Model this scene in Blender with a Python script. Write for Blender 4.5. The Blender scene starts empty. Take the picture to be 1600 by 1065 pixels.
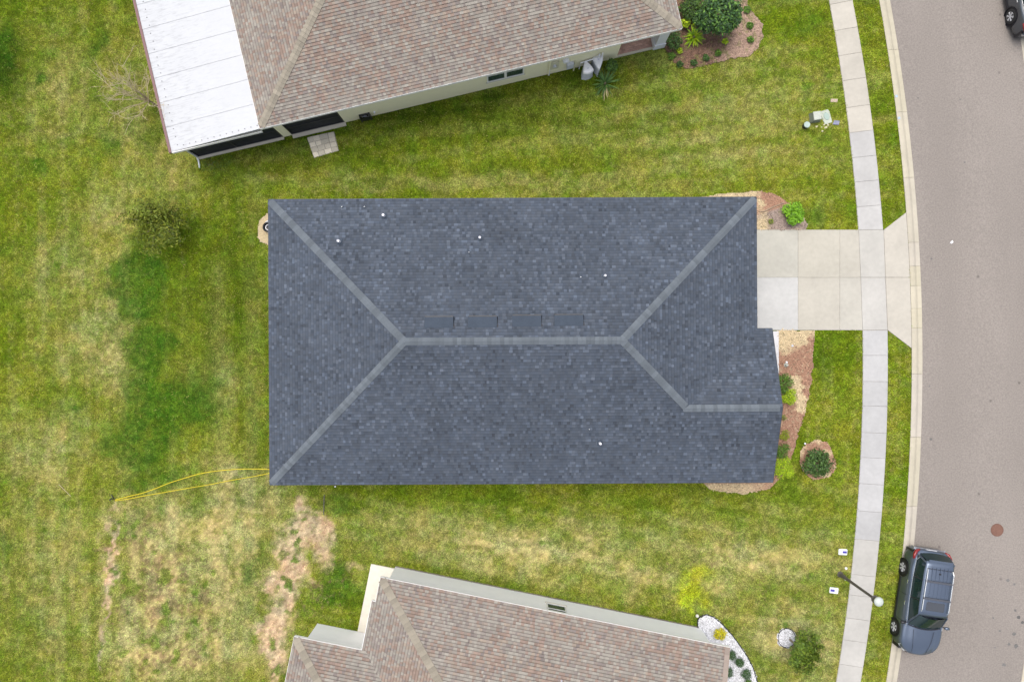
import bpy, math, random
import numpy as np
from mathutils import Vector
random.seed(7)
R = math.radians
S = bpy.context.scene
COL = S.collection

# ------------------------------------------------------------------ camera, sky, sun
H = 34.4            # height of the drone above the ground, metres
F = 1067.0          # focal length in photograph pixels (1600 wide)
cam_d = bpy.data.cameras.new('camera'); cam = bpy.data.objects.new('camera', cam_d); COL.objects.link(cam)
cam.location = (0, 0, H); cam.rotation_euler = (0, 0, 0)
cam_d.sensor_width = 36; cam_d.lens = 36*F/1600; cam_d.clip_end = 6000
S.camera = cam
SUN_EL, SUN_AZ = 72, 330      # elevation, compass azimuth (clockwise from +Y)
w = bpy.data.worlds.new("World"); S.world = w; w.use_nodes = True
nt = w.node_tree; nt.nodes.clear()
sky = nt.nodes.new('ShaderNodeTexSky'); sky.sky_type = 'NISHITA'; sky.sun_disc = False
sky.sun_elevation = R(SUN_EL); sky.sun_rotation = R(SUN_AZ); sky.air_density = 1.0; sky.dust_density = 4.0; sky.ozone_density = 1.0
bg = nt.nodes.new('ShaderNodeBackground'); bg.inputs[1].default_value = 0.15
wo = nt.nodes.new('ShaderNodeOutputWorld')
hs_ = nt.nodes.new('ShaderNodeHueSaturation'); hs_.inputs['Saturation'].default_value = 0.45   # bright overcast
nt.links.new(sky.outputs[0], hs_.inputs['Color']); nt.links.new(hs_.outputs[0], bg.inputs[0]); nt.links.new(bg.outputs[0], wo.inputs[0])
sd = bpy.data.lights.new('sun', 'SUN'); sd.energy = 1.0; sd.angle = R(45); sd.color = (1.0, 0.95, 0.88)
so = bpy.data.objects.new('sun', sd); COL.objects.link(so)
az = R(SUN_AZ); el = R(SUN_EL)
dv = Vector((math.sin(az)*math.cos(el), math.cos(az)*math.cos(el), math.sin(el)))
so.rotation_euler = dv.to_track_quat('Z', 'Y').to_euler(); so.location = dv*60
S.view_settings.view_transform = 'Standard'; S.view_settings.look = 'None'
S.view_settings.exposure = 0.70; S.view_settings.gamma = 1; S.view_settings.use_curve_mapping = False
S.render.engine = 'CYCLES'

# ------------------------------------------------------------------ helpers
def P(px, py, z=0.0):
    k = (H-z)/F
    return ((px-800)*k, (532.5-py)*k)
def tag(o, label=None, cat=None, group=None, kind=None):
    if label: o['label'] = label
    if cat: o['category'] = cat
    if group: o['group'] = group
    if kind: o['kind'] = kind
    return o
def empty(name, loc=(0, 0, 0), rz=0.0):
    o = bpy.data.objects.new(name, None); COL.objects.link(o)
    o.location = loc; o.rotation_euler = (0, 0, rz); o.empty_display_size = .2
    return o
class MB:
    def __init__(s): s.v = []; s.f = []; s.c = []
    def add(s, vs, fs, col=(1, 1, 1)):
        b = len(s.v); s.v += [tuple(p) for p in vs]
        for f in fs: s.f.append([i+b for i in f]); s.c.append(col)
        return s
    def box(s, x0, y0, z0, x1, y1, z1, col=(1, 1, 1)):
        return s.add([(x0,y0,z0),(x1,y0,z0),(x1,y1,z0),(x0,y1,z0),(x0,y0,z1),(x1,y0,z1),(x1,y1,z1),(x0,y1,z1)],
            [(3,2,1,0),(4,5,6,7),(0,1,5,4),(1,2,6,5),(2,3,7,6),(3,0,4,7)], col)
    def prism(s, poly, z0, z1, col=(1, 1, 1), inset=0.0):
        n = len(poly)
        ar = sum(poly[i][0]*poly[(i+1)%n][1]-poly[(i+1)%n][0]*poly[i][1] for i in range(n))
        if ar < 0: poly = poly[::-1]
        if inset > 0:
            cx = sum(p[0] for p in poly)/n; cy = sum(p[1] for p in poly)/n
            top = []
            for i in range(n):
                a = Vector(poly[i-1]).to_2d(); b = Vector(poly[i]).to_2d(); c = Vector(poly[(i+1)%n]).to_2d()
                d1 = (b-a).normalized(); d2 = (c-b).normalized()
                n1 = Vector((-d1.y, d1.x)); n2 = Vector((-d2.y, d2.x)); m = (n1+n2)
                m = m/max(.3, m.dot(n1)); top.append((b.x+m.x*inset, b.y+m.y*inset))
            vs = [(x,y,z0) for x,y in poly]+[(x,y,z1-inset) for x,y in poly]+[(x,y,z1) for x,y in top]
            fs = [tuple(range(2*n,3*n))]
            for k in (0, n):
                fs += [(k+i,k+(i+1)%n,k+n+(i+1)%n,k+n+i) for i in range(n)]
            return s.add(vs, fs, col)
        vs = [(x,y,z0) for x,y in poly]+[(x,y,z1) for x,y in poly]
        fs = [tuple(range(n-1,-1,-1)), tuple(range(n,2*n))]+[(i,(i+1)%n,n+(i+1)%n,n+i) for i in range(n)]
        return s.add(vs, fs, col)
    def tube(s, pts, rad, n=6, col=(1, 1, 1), cap=True):
        pts = [Vector(p) for p in pts]
        if not hasattr(rad, '__len__'): rad = [rad]*len(pts)
        vs = []; up = Vector((.12,.07,1)).normalized()
        for i, p in enumerate(pts):
            d = (pts[min(i+1,len(pts)-1)]-pts[max(i-1,0)]).normalized()
            a = d.cross(up)
            if a.length < .05: a = d.cross(Vector((1,0,0)))
            a.normalize(); b = d.cross(a).normalized()
            for k in range(n):
                t = 2*math.pi*k/n
                vs.append(p+(a*math.cos(t)+b*math.sin(t))*rad[i])
        fs = []
        for i in range(len(pts)-1):
            for k in range(n):
                fs.append((i*n+k, i*n+(k+1)%n, (i+1)*n+(k+1)%n, (i+1)*n+k))
        if cap: fs += [tuple(range(n-1,-1,-1)), tuple(range((len(pts)-1)*n, len(pts)*n))]
        return s.add(vs, fs, col)
    def lathe(s, prof, c=(0, 0, 0), n=20, col=(1, 1, 1), axis='z'):
        vs = []
        for r, z in prof:
            for k in range(n):
                t = 2*math.pi*k/n
                if axis == 'z': vs.append((c[0]+r*math.cos(t), c[1]+r*math.sin(t), c[2]+z))
                else: vs.append((c[0]+r*math.cos(t), c[1]+z, c[2]-r*math.sin(t)))
        fs = [(i*n+k, i*n+(k+1)%n, (i+1)*n+(k+1)%n, (i+1)*n+k) for i in range(len(prof)-1) for k in range(n)]
        if prof[0][0] > 1e-4: fs.append(tuple(range(n-1,-1,-1)))
        if prof[-1][0] > 1e-4: fs.append(tuple(range((len(prof)-1)*n, len(prof)*n)))
        return s.add(vs, fs, col)
    def mesh(s, name, m, smooth=False):
        me = bpy.data.meshes.new(name); me.from_pydata(s.v, [], s.f)
        a = me.attributes.new('tint', 'FLOAT_COLOR', 'FACE')
        c = np.ones((len(s.f), 4), dtype=np.float32); c[:, :3] = np.array(s.c, dtype=np.float32)
        a.data.foreach_set('color', c.ravel())
        me.materials.append(m)
        if smooth: me.polygons.foreach_set('use_smooth', [True]*len(me.polygons))
        me.update(); return me
    def build(s, name, m, parent=None, smooth=False, label=None, kind=None, color=None):
        o = bpy.data.objects.new(name, s.mesh(name, m, smooth)); COL.objects.link(o)
        if parent: o.parent = parent
        if label: o['label'] = label
        if kind: o['kind'] = kind
        if color: o.color = (*color, 1)
        return o
def inst(name, me, parent=None, loc=(0,0,0), rot=(0,0,0), color=None, scale=None):
    o = bpy.data.objects.new(name, me); COL.objects.link(o)
    if parent: o.parent = parent
    o.location = loc; o.rotation_euler = rot
    if color: o.color = (*color, 1)
    if scale: o.scale = scale
    return o
def fastmesh(name, V, Fc, m, colors=None, domain='FACE', k=3):
    """numpy vertex array, face index array with k corners each"""
    me = bpy.data.meshes.new(name)
    me.vertices.add(len(V)); me.vertices.foreach_set('co', np.asarray(V, dtype=np.float32).ravel())
    nf = len(Fc); me.loops.add(nf*k); me.loops.foreach_set('vertex_index', np.asarray(Fc, dtype=np.int32).ravel())
    me.polygons.add(nf); me.polygons.foreach_set('loop_start', np.arange(0, nf*k, k, dtype=np.int32))
    if colors is not None:
        a = me.attributes.new('tint', 'FLOAT_COLOR', domain)
        c = np.ones((len(colors), 4), dtype=np.float32); c[:, :3] = colors
        a.data.foreach_set('color', c.ravel())
    me.materials.append(m); me.update(calc_edges=True); me.validate()
    o = bpy.data.objects.new(name, me); COL.objects.link(o)
    return o

# ------------------------------------------------------------------ materials
def mat(name, col=(1,1,1), rough=.8, tint=False, objcol=False, n1=None, n2=None, bump=None, metal=0.0, spec=None, coat=0.0,
        trans=0.0, emis=None, coords='Object', sub=None):
    """n1/n2: (scale, amount) multiply noise; bump: (scale, strength, distance)"""
    m = bpy.data.materials.new(name); m.use_nodes = True; t = m.node_tree; N = t.nodes; L = t.links
    b = N['Principled BSDF']; b.inputs['Roughness'].default_value = rough; b.inputs['Metallic'].default_value = metal
    if spec is not None: b.inputs['Specular IOR Level'].default_value = spec
    if coat: b.inputs['Coat Weight'].default_value = coat; b.inputs['Coat Roughness'].default_value = .08
    tc = N.new('ShaderNodeTexCoord'); co = tc.outputs[coords]
    rgb = N.new('ShaderNodeRGB'); rgb.outputs[0].default_value = (*col, 1); cur = rgb.outputs[0]
    def mul(a, bb):
        x = N.new('ShaderNodeMix'); x.data_type = 'RGBA'; x.blend_type = 'MULTIPLY'; x.inputs[0].default_value = 1
        L.new(a, x.inputs[6]); L.new(bb, x.inputs[7]); return x.outputs[2]
    if tint:
        at = N.new('ShaderNodeAttribute'); at.attribute_name = 'tint'; cur = mul(cur, at.outputs['Color'])
    if objcol:
        oi = N.new('ShaderNodeObjectInfo'); cur = mul(cur, oi.outputs['Color'])
    for nn in (n1, n2):
        if nn:
            no = N.new('ShaderNodeTexNoise'); no.inputs['Scale'].default_value = nn[0]; no.inputs['Detail'].default_value = 5
            no.inputs['Roughness'].default_value = .62; L.new(co, no.inputs['Vector'])
            mr = N.new('ShaderNodeMapRange'); mr.inputs[1].default_value = .25; mr.inputs[2].default_value = .75
            mr.inputs[3].default_value = 1-nn[1]; mr.inputs[4].default_value = 1+nn[1]; L.new(no.outputs[0], mr.inputs[0])
            cur = mul(cur, mr.outputs[0])
    L.new(cur, b.inputs['Base Color'])
    if bump:
        no = N.new('ShaderNodeTexNoise'); no.inputs['Scale'].default_value = bump[0]; no.inputs['Detail'].default_value = 4
        L.new(co, no.inputs['Vector']); bp = N.new('ShaderNodeBump'); bp.inputs['Strength'].default_value = bump[1]
        bp.inputs['Distance'].default_value = bump[2]; L.new(no.outputs[0], bp.inputs['Height']); L.new(bp.outputs[0], b.inputs['Normal'])
    if trans: b.inputs['Transmission Weight'].default_value = trans
    m['_'] = 1
    return m
M = {}
M['lawn'] = mat('lawn_ground', (1,1,1), .95, tint=True, n1=(9, .28), n2=(40, .35), bump=(35, .6, .03), spec=.1)
M['blade'] = mat('grass_blade', (1,1,1), .8, tint=True, spec=.04)
M['shingle'] = mat('asphalt_shingle', (1,1,1), .9, tint=True, n1=(60, .18), n2=(1.1, .07), bump=(90, .4, .004), spec=.25)
M['cap'] = mat('cap_shingle', (1,1,1), .9, objcol=True, n1=(60, .16), n2=(4, .08), bump=(90, .4, .004), spec=.25)
M['leaf'] = mat('leaf', (1,1,1), .55, tint=True, spec=.35)
M['bark'] = mat('bark', (.22,.18,.12), .9, n1=(25, .3), bump=(30, .5, .01))
M['twig'] = mat('pale_twig', (.50,.41,.27), .85, n1=(12, .25))
M['concrete'] = mat('concrete', (1,1,1), .85, objcol=True, n1=(.7, .10), n2=(5, .06), bump=(60, .3, .004), spec=.3)
M['joint'] = mat('joint_soil', (.16,.14,.11), .95, n1=(20, .3))
M['joint2'] = mat('joint_fill', (.32,.295,.25), .95, n1=(20, .2))
M['stucco'] = mat('stucco', (1,1,1), .9, objcol=True, n1=(2, .03), bump=(120, .5, .004), spec=.2)
M['trim'] = mat('painted_trim', (.72,.71,.69), .5, n1=(6, .05))
M['brown_trim'] = mat('brown_gutter', (.14,.06,.06), .45, n1=(8, .1))
M['screen'] = mat('insect_screen', (.018,.02,.026), .6, n1=(3, .5), spec=.3)
M['dark'] = mat('dark_frame', (.03,.03,.033), .45, n1=(8, .1))
M['glass'] = mat('window_glass', (.03,.055,.06), .06, spec=.8, n1=(2,.3))
M['blackplastic'] = mat('black_plastic', (.015,.015,.02), .4, n1=(9, .2))
M['whiteplastic'] = mat('white_plastic', (.72,.72,.76), .45, n1=(9, .05))
M['greyplastic'] = mat('grey_plastic', (.52,.54,.60), .5, n1=(7, .06))
M['bluelid'] = mat('blue_lid', (.05,.04,.30), .5, n1=(30, .2))
M['greenplastic'] = mat('green_grey_lid', (.30,.38,.33), .6, n1=(10, .15))
M['ventmetal'] = mat('vent_metal', (.046,.060,.082), .75, spec=.2, n1=(5, .1), n2=(1.2,.1))
M['galv'] = mat('galvanised_metal', (.62,.64,.66), .4, metal=.3, n1=(20, .1))
M['hose'] = mat('yellow_hose', (.62,.50,.01), .5, n1=(8, .15))
M['wood'] = mat('weathered_wood', (.30,.22,.15), .9, n1=(12, .3), bump=(30,.5,.01))
M['stone'] = mat('paver_stone', (1,1,1), .9, objcol=True, n1=(18, .16), n2=(60,.12), bump=(40,.6,.01))
M['chip'] = mat('loose_chips', (1,1,1), .9, tint=True)
M['soil'] = mat('bed_soil', (1,1,1), .95, tint=True, n1=(22, .3), n2=(60, .3), bump=(40, .8, .02), spec=.1)
M['rust'] = mat('rusty_iron', (.17,.085,.06), .8, n1=(14, .25), bump=(60,.5,.01))
M['tyre'] = mat('tyre_rubber', (.018,.018,.018), .8, n1=(20, .2))
M['alloy'] = mat('alloy_rim', (.50,.50,.51), .4, metal=.2, n1=(9,.05))
M['chrome'] = mat('chrome_trim', (.7,.72,.75), .2, metal=.9)
M['carblue'] = mat('metallic_blue_grey_paint', (.12,.15,.205), .36, metal=.75, coat=.6, n1=(1.5,.03))
M['carblack'] = mat('dark_grey_paint', (.10,.11,.125), .36, metal=.7, coat=.6, n1=(1.5,.03))
M['carglass'] = mat('car_glass', (.008,.022,.024), .06, spec=.5, n1=(3,.2))
M['red'] = mat('red_lens', (.22,.006,.008), .25, coat=.4, n1=(12,.1))
M['lens'] = mat('clear_lens', (.55,.57,.6), .12, coat=.5, n1=(12,.1))
M['lampwhite'] = mat('lamp_diffuser', (.46,.50,.46), .3, n1=(6,.08))
M['pole'] = mat('dark_bronze_pole', (.085,.075,.07), .5, n1=(10,.12))
M['pavers'] = mat('brown_pavers', (1,1,1), .9, tint=True, n1=(20, .2))

def road_material():
    m = mat('asphalt', (.235,.208,.186), .9, n1=(.35, .03), n2=(14, .24), bump=(80, .7, .006), spec=.2)
    t = m.node_tree; N = t.nodes; L = t.links; b = N['Principled BSDF']
    src = b.inputs['Base Color'].links[0].from_socket
    tc = N.new('ShaderNodeTexCoord')
    mp = N.new('ShaderNodeMapping'); mp.inputs['Scale'].default_value = (.35, .12, 1); L.new(tc.outputs['Object'], mp.inputs[0])
    n = N.new('ShaderNodeTexNoise'); n.inputs['Scale'].default_value = 1.0; n.inputs['Detail'].default_value = 3; L.new(mp.outputs[0], n.inputs[0])
    r = N.new('ShaderNodeMapRange'); r.inputs[1].default_value = .35; r.inputs[2].default_value = .65; r.inputs[3].default_value = .95; r.inputs[4].default_value = 1.05
    L.new(n.outputs[0], r.inputs[0])
    v = N.new('ShaderNodeTexVoronoi'); v.inputs['Scale'].default_value = .75; L.new(tc.outputs['Object'], v.inputs[0])
    r2 = N.new('ShaderNodeMapRange'); r2.inputs[1].default_value = .03; r2.inputs[2].default_value = .075; r2.inputs[3].default_value = .6; r2.inputs[4].default_value = 1.0
    L.new(v.outputs['Distance'], r2.inputs[0])
    mm = N.new('ShaderNodeMath'); mm.operation = 'MULTIPLY'; L.new(r.outputs[0], mm.inputs[0]); L.new(r2.outputs[0], mm.inputs[1])
    x = N.new('ShaderNodeMix'); x.data_type = 'RGBA'; x.blend_type = 'MULTIPLY'; x.inputs[0].default_value = 1
    L.new(src, x.inputs[6]); L.new(mm.outputs[0], x.inputs[7]); L.new(x.outputs[2], b.inputs['Base Color'])
    return m
M['asphalt'] = road_material()
def dirty_white():
    m = mat('white_metal_roof', (.455,.465,.48), .45, n1=(1.2, .03), n2=(8,.02), spec=.4)
    t = m.node_tree; N = t.nodes; L = t.links; b = N['Principled BSDF']
    src = b.inputs['Base Color'].links[0].from_socket
    tc = N.new('ShaderNodeTexCoord')
    mp = N.new('ShaderNodeMapping'); mp.inputs['Scale'].default_value = (.9, 5.0, 1); L.new(tc.outputs['Object'], mp.inputs[0])
    n = N.new('ShaderNodeTexNoise'); n.inputs['Scale'].default_value = 2.2; n.inputs['Detail'].default_value = 8; n.inputs['Roughness'].default_value = .7; L.new(mp.outputs[0], n.inputs[0])
    r = N.new('ShaderNodeMapRange'); r.inputs[1].default_value = .50; r.inputs[2].default_value = .74; r.inputs[3].default_value = 0; r.inputs[4].default_value = .75
    L.new(n.outputs[0], r.inputs[0])
    # dirt gathers towards the outer edge of the roof
    sx = N.new('ShaderNodeSeparateXYZ'); L.new(tc.outputs['Object'], sx.inputs[0])
    r3 = N.new('ShaderNodeMapRange'); r3.inputs[1].default_value = -1.0; r3.inputs[2].default_value = -3.4; r3.inputs[3].default_value = .2; r3.inputs[4].default_value = 1
    L.new(sx.outputs[0], r3.inputs[0])
    mm = N.new('ShaderNodeMath'); mm.operation = 'MULTIPLY'; L.new(r.outputs[0], mm.inputs[0]); L.new(r3.outputs[0], mm.inputs[1])
    x = N.new('ShaderNodeMix'); x.data_type = 'RGBA'; x.inputs[7].default_value = (.22,.22,.23,1)
    L.new(mm.outputs[0], x.inputs[0]); L.new(src, x.inputs[6]); L.new(x.outputs[2], b.inputs['Base Color'])
    return m
M['metalroof'] = dirty_white()

# ------------------------------------------------------------------ noise in numpy
_rng = np.random.RandomState(3)
_G = _rng.rand(8, 256, 256)
def vn(x, y, sc, seed=0):
    g = _G[seed % 8]; fx = x/sc+seed*17.3; fy = y/sc+seed*9.1
    ix = np.floor(fx).astype(int); iy = np.floor(fy).astype(int); tx = fx-ix; ty = fy-iy
    tx = tx*tx*(3-2*tx); ty = ty*ty*(3-2*ty)
    a = g[ix % 256, iy % 256]; b = g[(ix+1) % 256, iy % 256]; c = g[ix % 256, (iy+1) % 256]; d = g[(ix+1) % 256, (iy+1) % 256]
    return (a*(1-tx)+b*tx)*(1-ty)+(c*(1-tx)+d*tx)*ty
def fbm(x, y, sc, seed=0, oct=4):
    s = 0; a = .5; t = 0
    for i in range(oct): s = s+a*vn(x, y, sc, seed+i); t += a; a *= .6; sc *= .5
    return s/t
def inpoly(x, y, poly):
    ins = np.zeros(x.shape, bool); n = len(poly)
    for i in range(n):
        x0, y0 = poly[i]; x1, y1 = poly[(i+1) % n]
        if y0 == y1: continue
        c = ((y0 > y) != (y1 > y)) & (x < (x1-x0)*(y-y0)/(y1-y0)+x0)
        ins ^= c
    return ins
def smooth(a, lo, hi):
    t = np.clip((a-lo)/(hi-lo), 0, 1); return t*t*(3-2*t)

# ------------------------------------------------------------------ the lines of the street
def fit(pts, deg=2):
    w = np.array([P(*p) for p in pts]); return np.poly1d(np.polyfit(w[:,1], w[:,0], deg))
CURB_L = fit([(1373,0),(1387.6,87),(1401,168),(1411,279),(1415,331),(1420,414),(1422.4,490),(1423.7,548),(1424,641),(1420.8,720),(1417,789),(1410.6,862),(1403,924),(1394.5,999),(1383,1065)])
CURB_R = fit([(1391.6,0),(1403.4,74),(1414,139),(1428.4,231),(1430.5,279),(1437,386),(1441,470),(1442.7,549),(1442.7,589),(1441.9,681),(1439,747),(1436.6,789),(1429.3,847),(1411.9,1014),(1403,1065)])
WALK_L = fit([(1295.6,0),(1310,87),(1323,184),(1333.7,280),(1340.8,358),(1347,516),(1348,615),(1345.9,694),(1341,789),(1338.5,800),(1327,909.5),(1306,1065)])
WALK_R = fit([(1332.4,0),(1348,100),(1360,176),(1373,280),(1380,358),(1386.4,516),(1386,636),(1382.7,733),(1378.8,789),(1377,800),(1365.8,904),(1345,1065)])
def off(poly, d, y):   # the point at distance d (to the east) along the normal of a line x = poly(y)
    s = poly.deriv()(y); L = math.sqrt(1+s*s); return (poly(y)+d/L, y-s*d/L)
ROADW = 6.2

# beds and other places without lawn, in world metres
def WP(l): return [P(*p) for p in l]
BED_NE = WP([(1080,312),(1100,307),(1125,304),(1145,301),(1180,299),(1205,302),(1220,309),(1232,316),(1242,326),(1256,340),(1262,352),(1258,359),(1160,360),(1150,330),(1100,340)])
BED_SE = WP([(1214,516),(1271,516),(1271,545),(1268,590),(1262,625),(1251,665),(1242,697),(1236,714),(1230,735),(1216,750),(1204,762),(1190,766),(1165,770),(1135,769),(1112,763),(1098,755),(1120,735),(1170,700),(1180,600),(1216,584)])
BED_RING = WP([(1277+29*math.cos(a)+2*math.sin(3*a), 719+31*math.sin(a)+2*math.cos(2*a)) for a in np.linspace(0, 2*math.pi, 22)[:-1]])
BED_WEST = WP([(440,328),(424,331),(411,336),(405,348),(404,360),(401,371),(407,378),(420,382),(440,385)])
BED_NORTH = WP([(1030,70),(1045,84),(1054,98),(1070,106),(1090,106),(1112,100),(1135,95),(1155,90),(1172,86),(1184,74),(1192,56),(1190,42),(1184,30),(1172,16),(1166,0),(1160,-30),(1020,-30)])
GRAVEL = WP([(1090.5,981),(1089.4,968),(1093,962.3),(1103.5,958.8),(1115,963),(1129,974.6),(1143.4,990.5),(1156.3,1008),(1168,1025.7),(1176.3,1042),(1182.7,1063),(1186,1090),(1184,1120),(1050,1120),(1060,990)])
GRAVEL_RING = WP([(1228.5+13.5*math.cos(a), 995.5+15*math.sin(a)) for a in np.linspace(0, 2*math.pi, 20)[:-1]])
DRIVE = WP([(1150,358.5),(1380,358.5),(1415.5,331),(1424,545),(1386.5,516.3),(1150,516.3)])
ENTRY = WP([(1170,516),(1216,516),(1216.6,583),(1170,583)])

# ------------------------------------------------------------------ lawn colour from place
G_MID = np.array((.118,.172,.008)); G_DRY = np.array((.43,.375,.175)); G_DARK = np.array((.046,.118,.008)); G_LUSH_SHADE = np.array((.055,.090,.006))
G_YEL = np.array((.33,.37,.012)); G_SOIL = np.array((.44,.335,.215)); G_BROWN = np.array((.12,.085,.05)); G_OLIVE = np.array((.185,.218,.020))
def blob(px, py, L, soft=1.0):
    s = np.zeros_like(px)
    for (cx, cy, rx, ry, a) in L:
        d = ((px-cx)/rx)**2+((py-cy)/ry)**2
        s = np.maximum(s, a*np.exp(-d*soft))
    return s
DRY = [(230,860,70,60,.9),(300,990,130,80,.9),(200,1000,60,70,.8),(350,900,80,90,.85),(330,840,120,60,.85),(260,930,110,120,.85),(110,420,80,60,.45),(150,520,70,80,.6),(185,560,40,70,.5),(70,700,120,60,.45),(380,780,60,60,.8),
       (380,735,60,30,.7),(1150,150,140,60,.22),(1010,190,170,50,.2),(850,850,280,36,.8),(1150,880,170,60,.65),(1250,1000,80,70,.75),(650,825,140,26,.4),
       (100,140,80,90,.35),(390,860,40,90,.6),(210,200,40,160,.35),(560,160,10,10,0),(250,255,60,60,.4),(115,380,20,60,.5),(1010,900,200,30,.6),
       (60,900,100,160,.35),(300,820,160,50,.8),(340,590,40,40,.4),(160,330,50,40,.4),(1120,240,200,30,.3),(700,285,300,15,.3),(150,950,50,120,.35),(1200,740,40,20,.3),(1270,860,60,40,.4)]
DARK = [(218,440,48,58,1.0),(235,540,40,60,.8),(235,640,62,80,.95),(300,630,60,60,.7),(180,500,30,30,.5),(205,700,50,50,.7),(240,745,90,25,.6),(0,95,20,50,.8),(70,125,20,16,.7),
        (52,255,22,18,.6),(155,50,24,80,.55),(175,200,18,60,.4),(172,225,20,40,.5),(240,790,60,14,.4),(530,910,45,45,.75),(500,960,60,30,.4),(1265,30,40,40,.45),(1290,560,60,60,.45),
        (1230,440,10,10,.0),(1260,330,70,40,.45),(75,830,40,60,.3),(1400,300,30,300,.35),(1395,700,30,250,.25),(780,780,330,14,.4),(545,790,70,22,.5),(10,860,20,60,.5),  # the thin band along the middle house's south eave is painted shade
        (410,880,22,60,.5),(400,940,18,60,.4),(120,655,14,12,.6),(380,960,18,90,.4),(560,800,60,30,.3),(1230,810,120,20,.25),(450,1050,26,30,.5)]
LUSH_SHADE = [(700,185,330,42,.75),(560,230,150,30,.5),(480,255,120,30,.4),(370,420,60,150,.5),(330,500,70,120,.45),(400,640,30,120,.35),(900,135,110,36,.6),(380,300,60,60,.3),  # lush grass, with shade south of the houses painted into the lawn colour
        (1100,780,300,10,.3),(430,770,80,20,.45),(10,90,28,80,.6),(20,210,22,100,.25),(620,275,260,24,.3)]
YEL = [(1078,905,52,24,.95),(1090,932,30,32,1.1),(1085,960,16,20,.8),(1038,903,12,14,.6),(335,252,40,18,.55),(110,45,30,40,.3),(1065,895,25,14,.7),(1395,640,18,40,.3),(1060,975,40,8,.5),(430,60,5,5,0),
       (1395,100,30,100,.3),(1400,930,30,90,.3),(720,840,5,5,0)]
SOIL = [(480,840,50,40,.85),(445,930,34,60,.85),(430,1000,26,60,.85),(492,830,38,28,1.0),(455,900,30,60,.9),(432,980,18,60,.95),(505,870,36,24,.7),(430,1020,20,30,.7),(165,850,5,50,.8),(160,910,6,50,.85),(156,960,5,50,.8),(150,1010,6,50,.8),(180,800,8,20,.5),(480,800,22,16,.9),(520,850,22,22,.8),(450,870,22,40,.9),(428,1030,16,50,.9),(270,358,9,8,.6),(1180,30,12,20,.3),(560,880,24,8,.5),(1125,960,60,20,.0),(495,805,20,14,.7),(370,735,40,14,.4)]
BROWN = [(245,920,80,90,.75),(300,960,70,80,.55),(200,830,45,40,.5),(260,1010,90,50,.6),(500,930,50,40,.4),(1080,885,50,14,.35),(870,850,60,20,.3),(1210,930,40,40,.35),(530,890,40,60,.25),(1040,880,30,12,.4)]
def lawn_color(x, y):
    px = 800+x*F/H; py = 532.5-y*F/H
    wx = px+(fbm(x, y, 1.6, 1)-.5)*70; wy = py+(fbm(x, y, 1.6, 4)-.5)*70
    n1 = fbm(x, y, 3.0, 2); n2 = fbm(x, y, .7, 5); n3 = fbm(x, y, .22, 0, 3); nb = fbm(x, y, 7.0, 6, 3)
    base = G_MID[None]*np.ones((len(x), 1))
    def mix(c, f):
        nonlocal base
        f = np.clip(f, 0, 1)[:, None]; base = base*(1-f)+c[None]*f
    # mowing and growth streaks run along the plots
    c_, s_ = math.cos(.10), math.sin(.10); c2, s2 = math.cos(-.17), math.sin(-.17)
    sa = fbm((x*c_+y*s_)/9, (-x*s_+y*c_), .55, 1, 3); sb = fbm((x*c2+y*s2)/9, (-x*s2+y*c2), .5, 2, 3); sc_ = fbm(x, y/9, .5, 4, 3)
    wu = smooth(py, 340, 290); wd = smooth(py, 740, 780)*smooth(px, 420, 520); wl = smooth(px, 430, 400)
    wu = wu*(1-wl*.6); st_ = np.clip(sa*wu+sb*wd+sc_*(1-wu)*(1-wd), 0, 1)
    mix(G_OLIVE, smooth(n1*.55+st_*.25+n2*.2, .34, .64)*.8)
    dr = blob(wx, wy, DRY)
    mix(G_DRY, np.clip(dr*(.42+.75*smooth(n2*.3+n3*.35+st_*.35, .32, .62))+.16*smooth(st_*.6+n3*.4, .48, .64), 0, .95)*.88)
    mix(G_LUSH_SHADE, blob(wx, wy, LUSH_SHADE)*(.70+.6*smooth(n2*.5+st_*.5, .62, .35)))
    # mowing stripes, faint, run north to south beside the house
    st = .6*(.5+.5*np.sin(px/9.0+3*n2))*np.exp(-((px-360)/60)**2)*smooth(py, 380, 450)*smooth(py, 740, 660)
    mix(G_DRY, st*.22)
    mix(G_DARK, smooth(blob(wx, wy, DARK), .22, .62)*(.60+.3*smooth(n3, .3, .7)))
    mix(G_DARK, smooth(nb*.4+n2*.3+st_*.3, .58, .70)*.35)
    mix(G_SOIL, smooth(blob(wx, wy, SOIL)*.85+n2*.25+n3*.3, .50, .92)*.92)
    sf = smooth(blob(wx, wy, SOIL)*.85+n2*.25, .40, .8)
    mix(np.array((.24,.15,.09)), sf*smooth(fbm(x, y, .13, 3, 2), .52, .68)*.6)
    mix(np.array((.58,.45,.30)), sf*smooth(fbm(x, y, .17, 5, 2), .56, .72)*.5)
    mix(np.array((.10,.17,.02)), sf*smooth(fbm(x, y, .42, 6, 2), .60, .68)*.85)
    bf = blob(wx, wy, BROWN)
    mix(np.array((.17,.12,.065)), smooth(bf*.45+fbm(x, y, .15, 6, 2)*.62+fbm(x, y, .8, 1, 2)*.2, .62, .78)*.72)
    mix(G_DRY, smooth(bf*.3+fbm(x, y, .15, 2, 2)*.75, .62, .80)*.4)
    mix(np.array((.11,.19,.015)), smooth(bf*.25+fbm(x, y, .5, 3, 2)*.8, .66, .74)*.7)
    mix(G_YEL, smooth(blob(wx, wy, YEL)*.75+n2*.35+n3*.35, .66, 1.12)*.8)
    n4 = fbm(x, y, .16, 1, 2)
    base *= (.90+.16*n2)[:, None]*(.76+.48*smooth(n4, .2, .8))[:, None]
    base[:, 0] *= .90+.25*vn(x, y, .55, 7)
    return base

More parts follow.
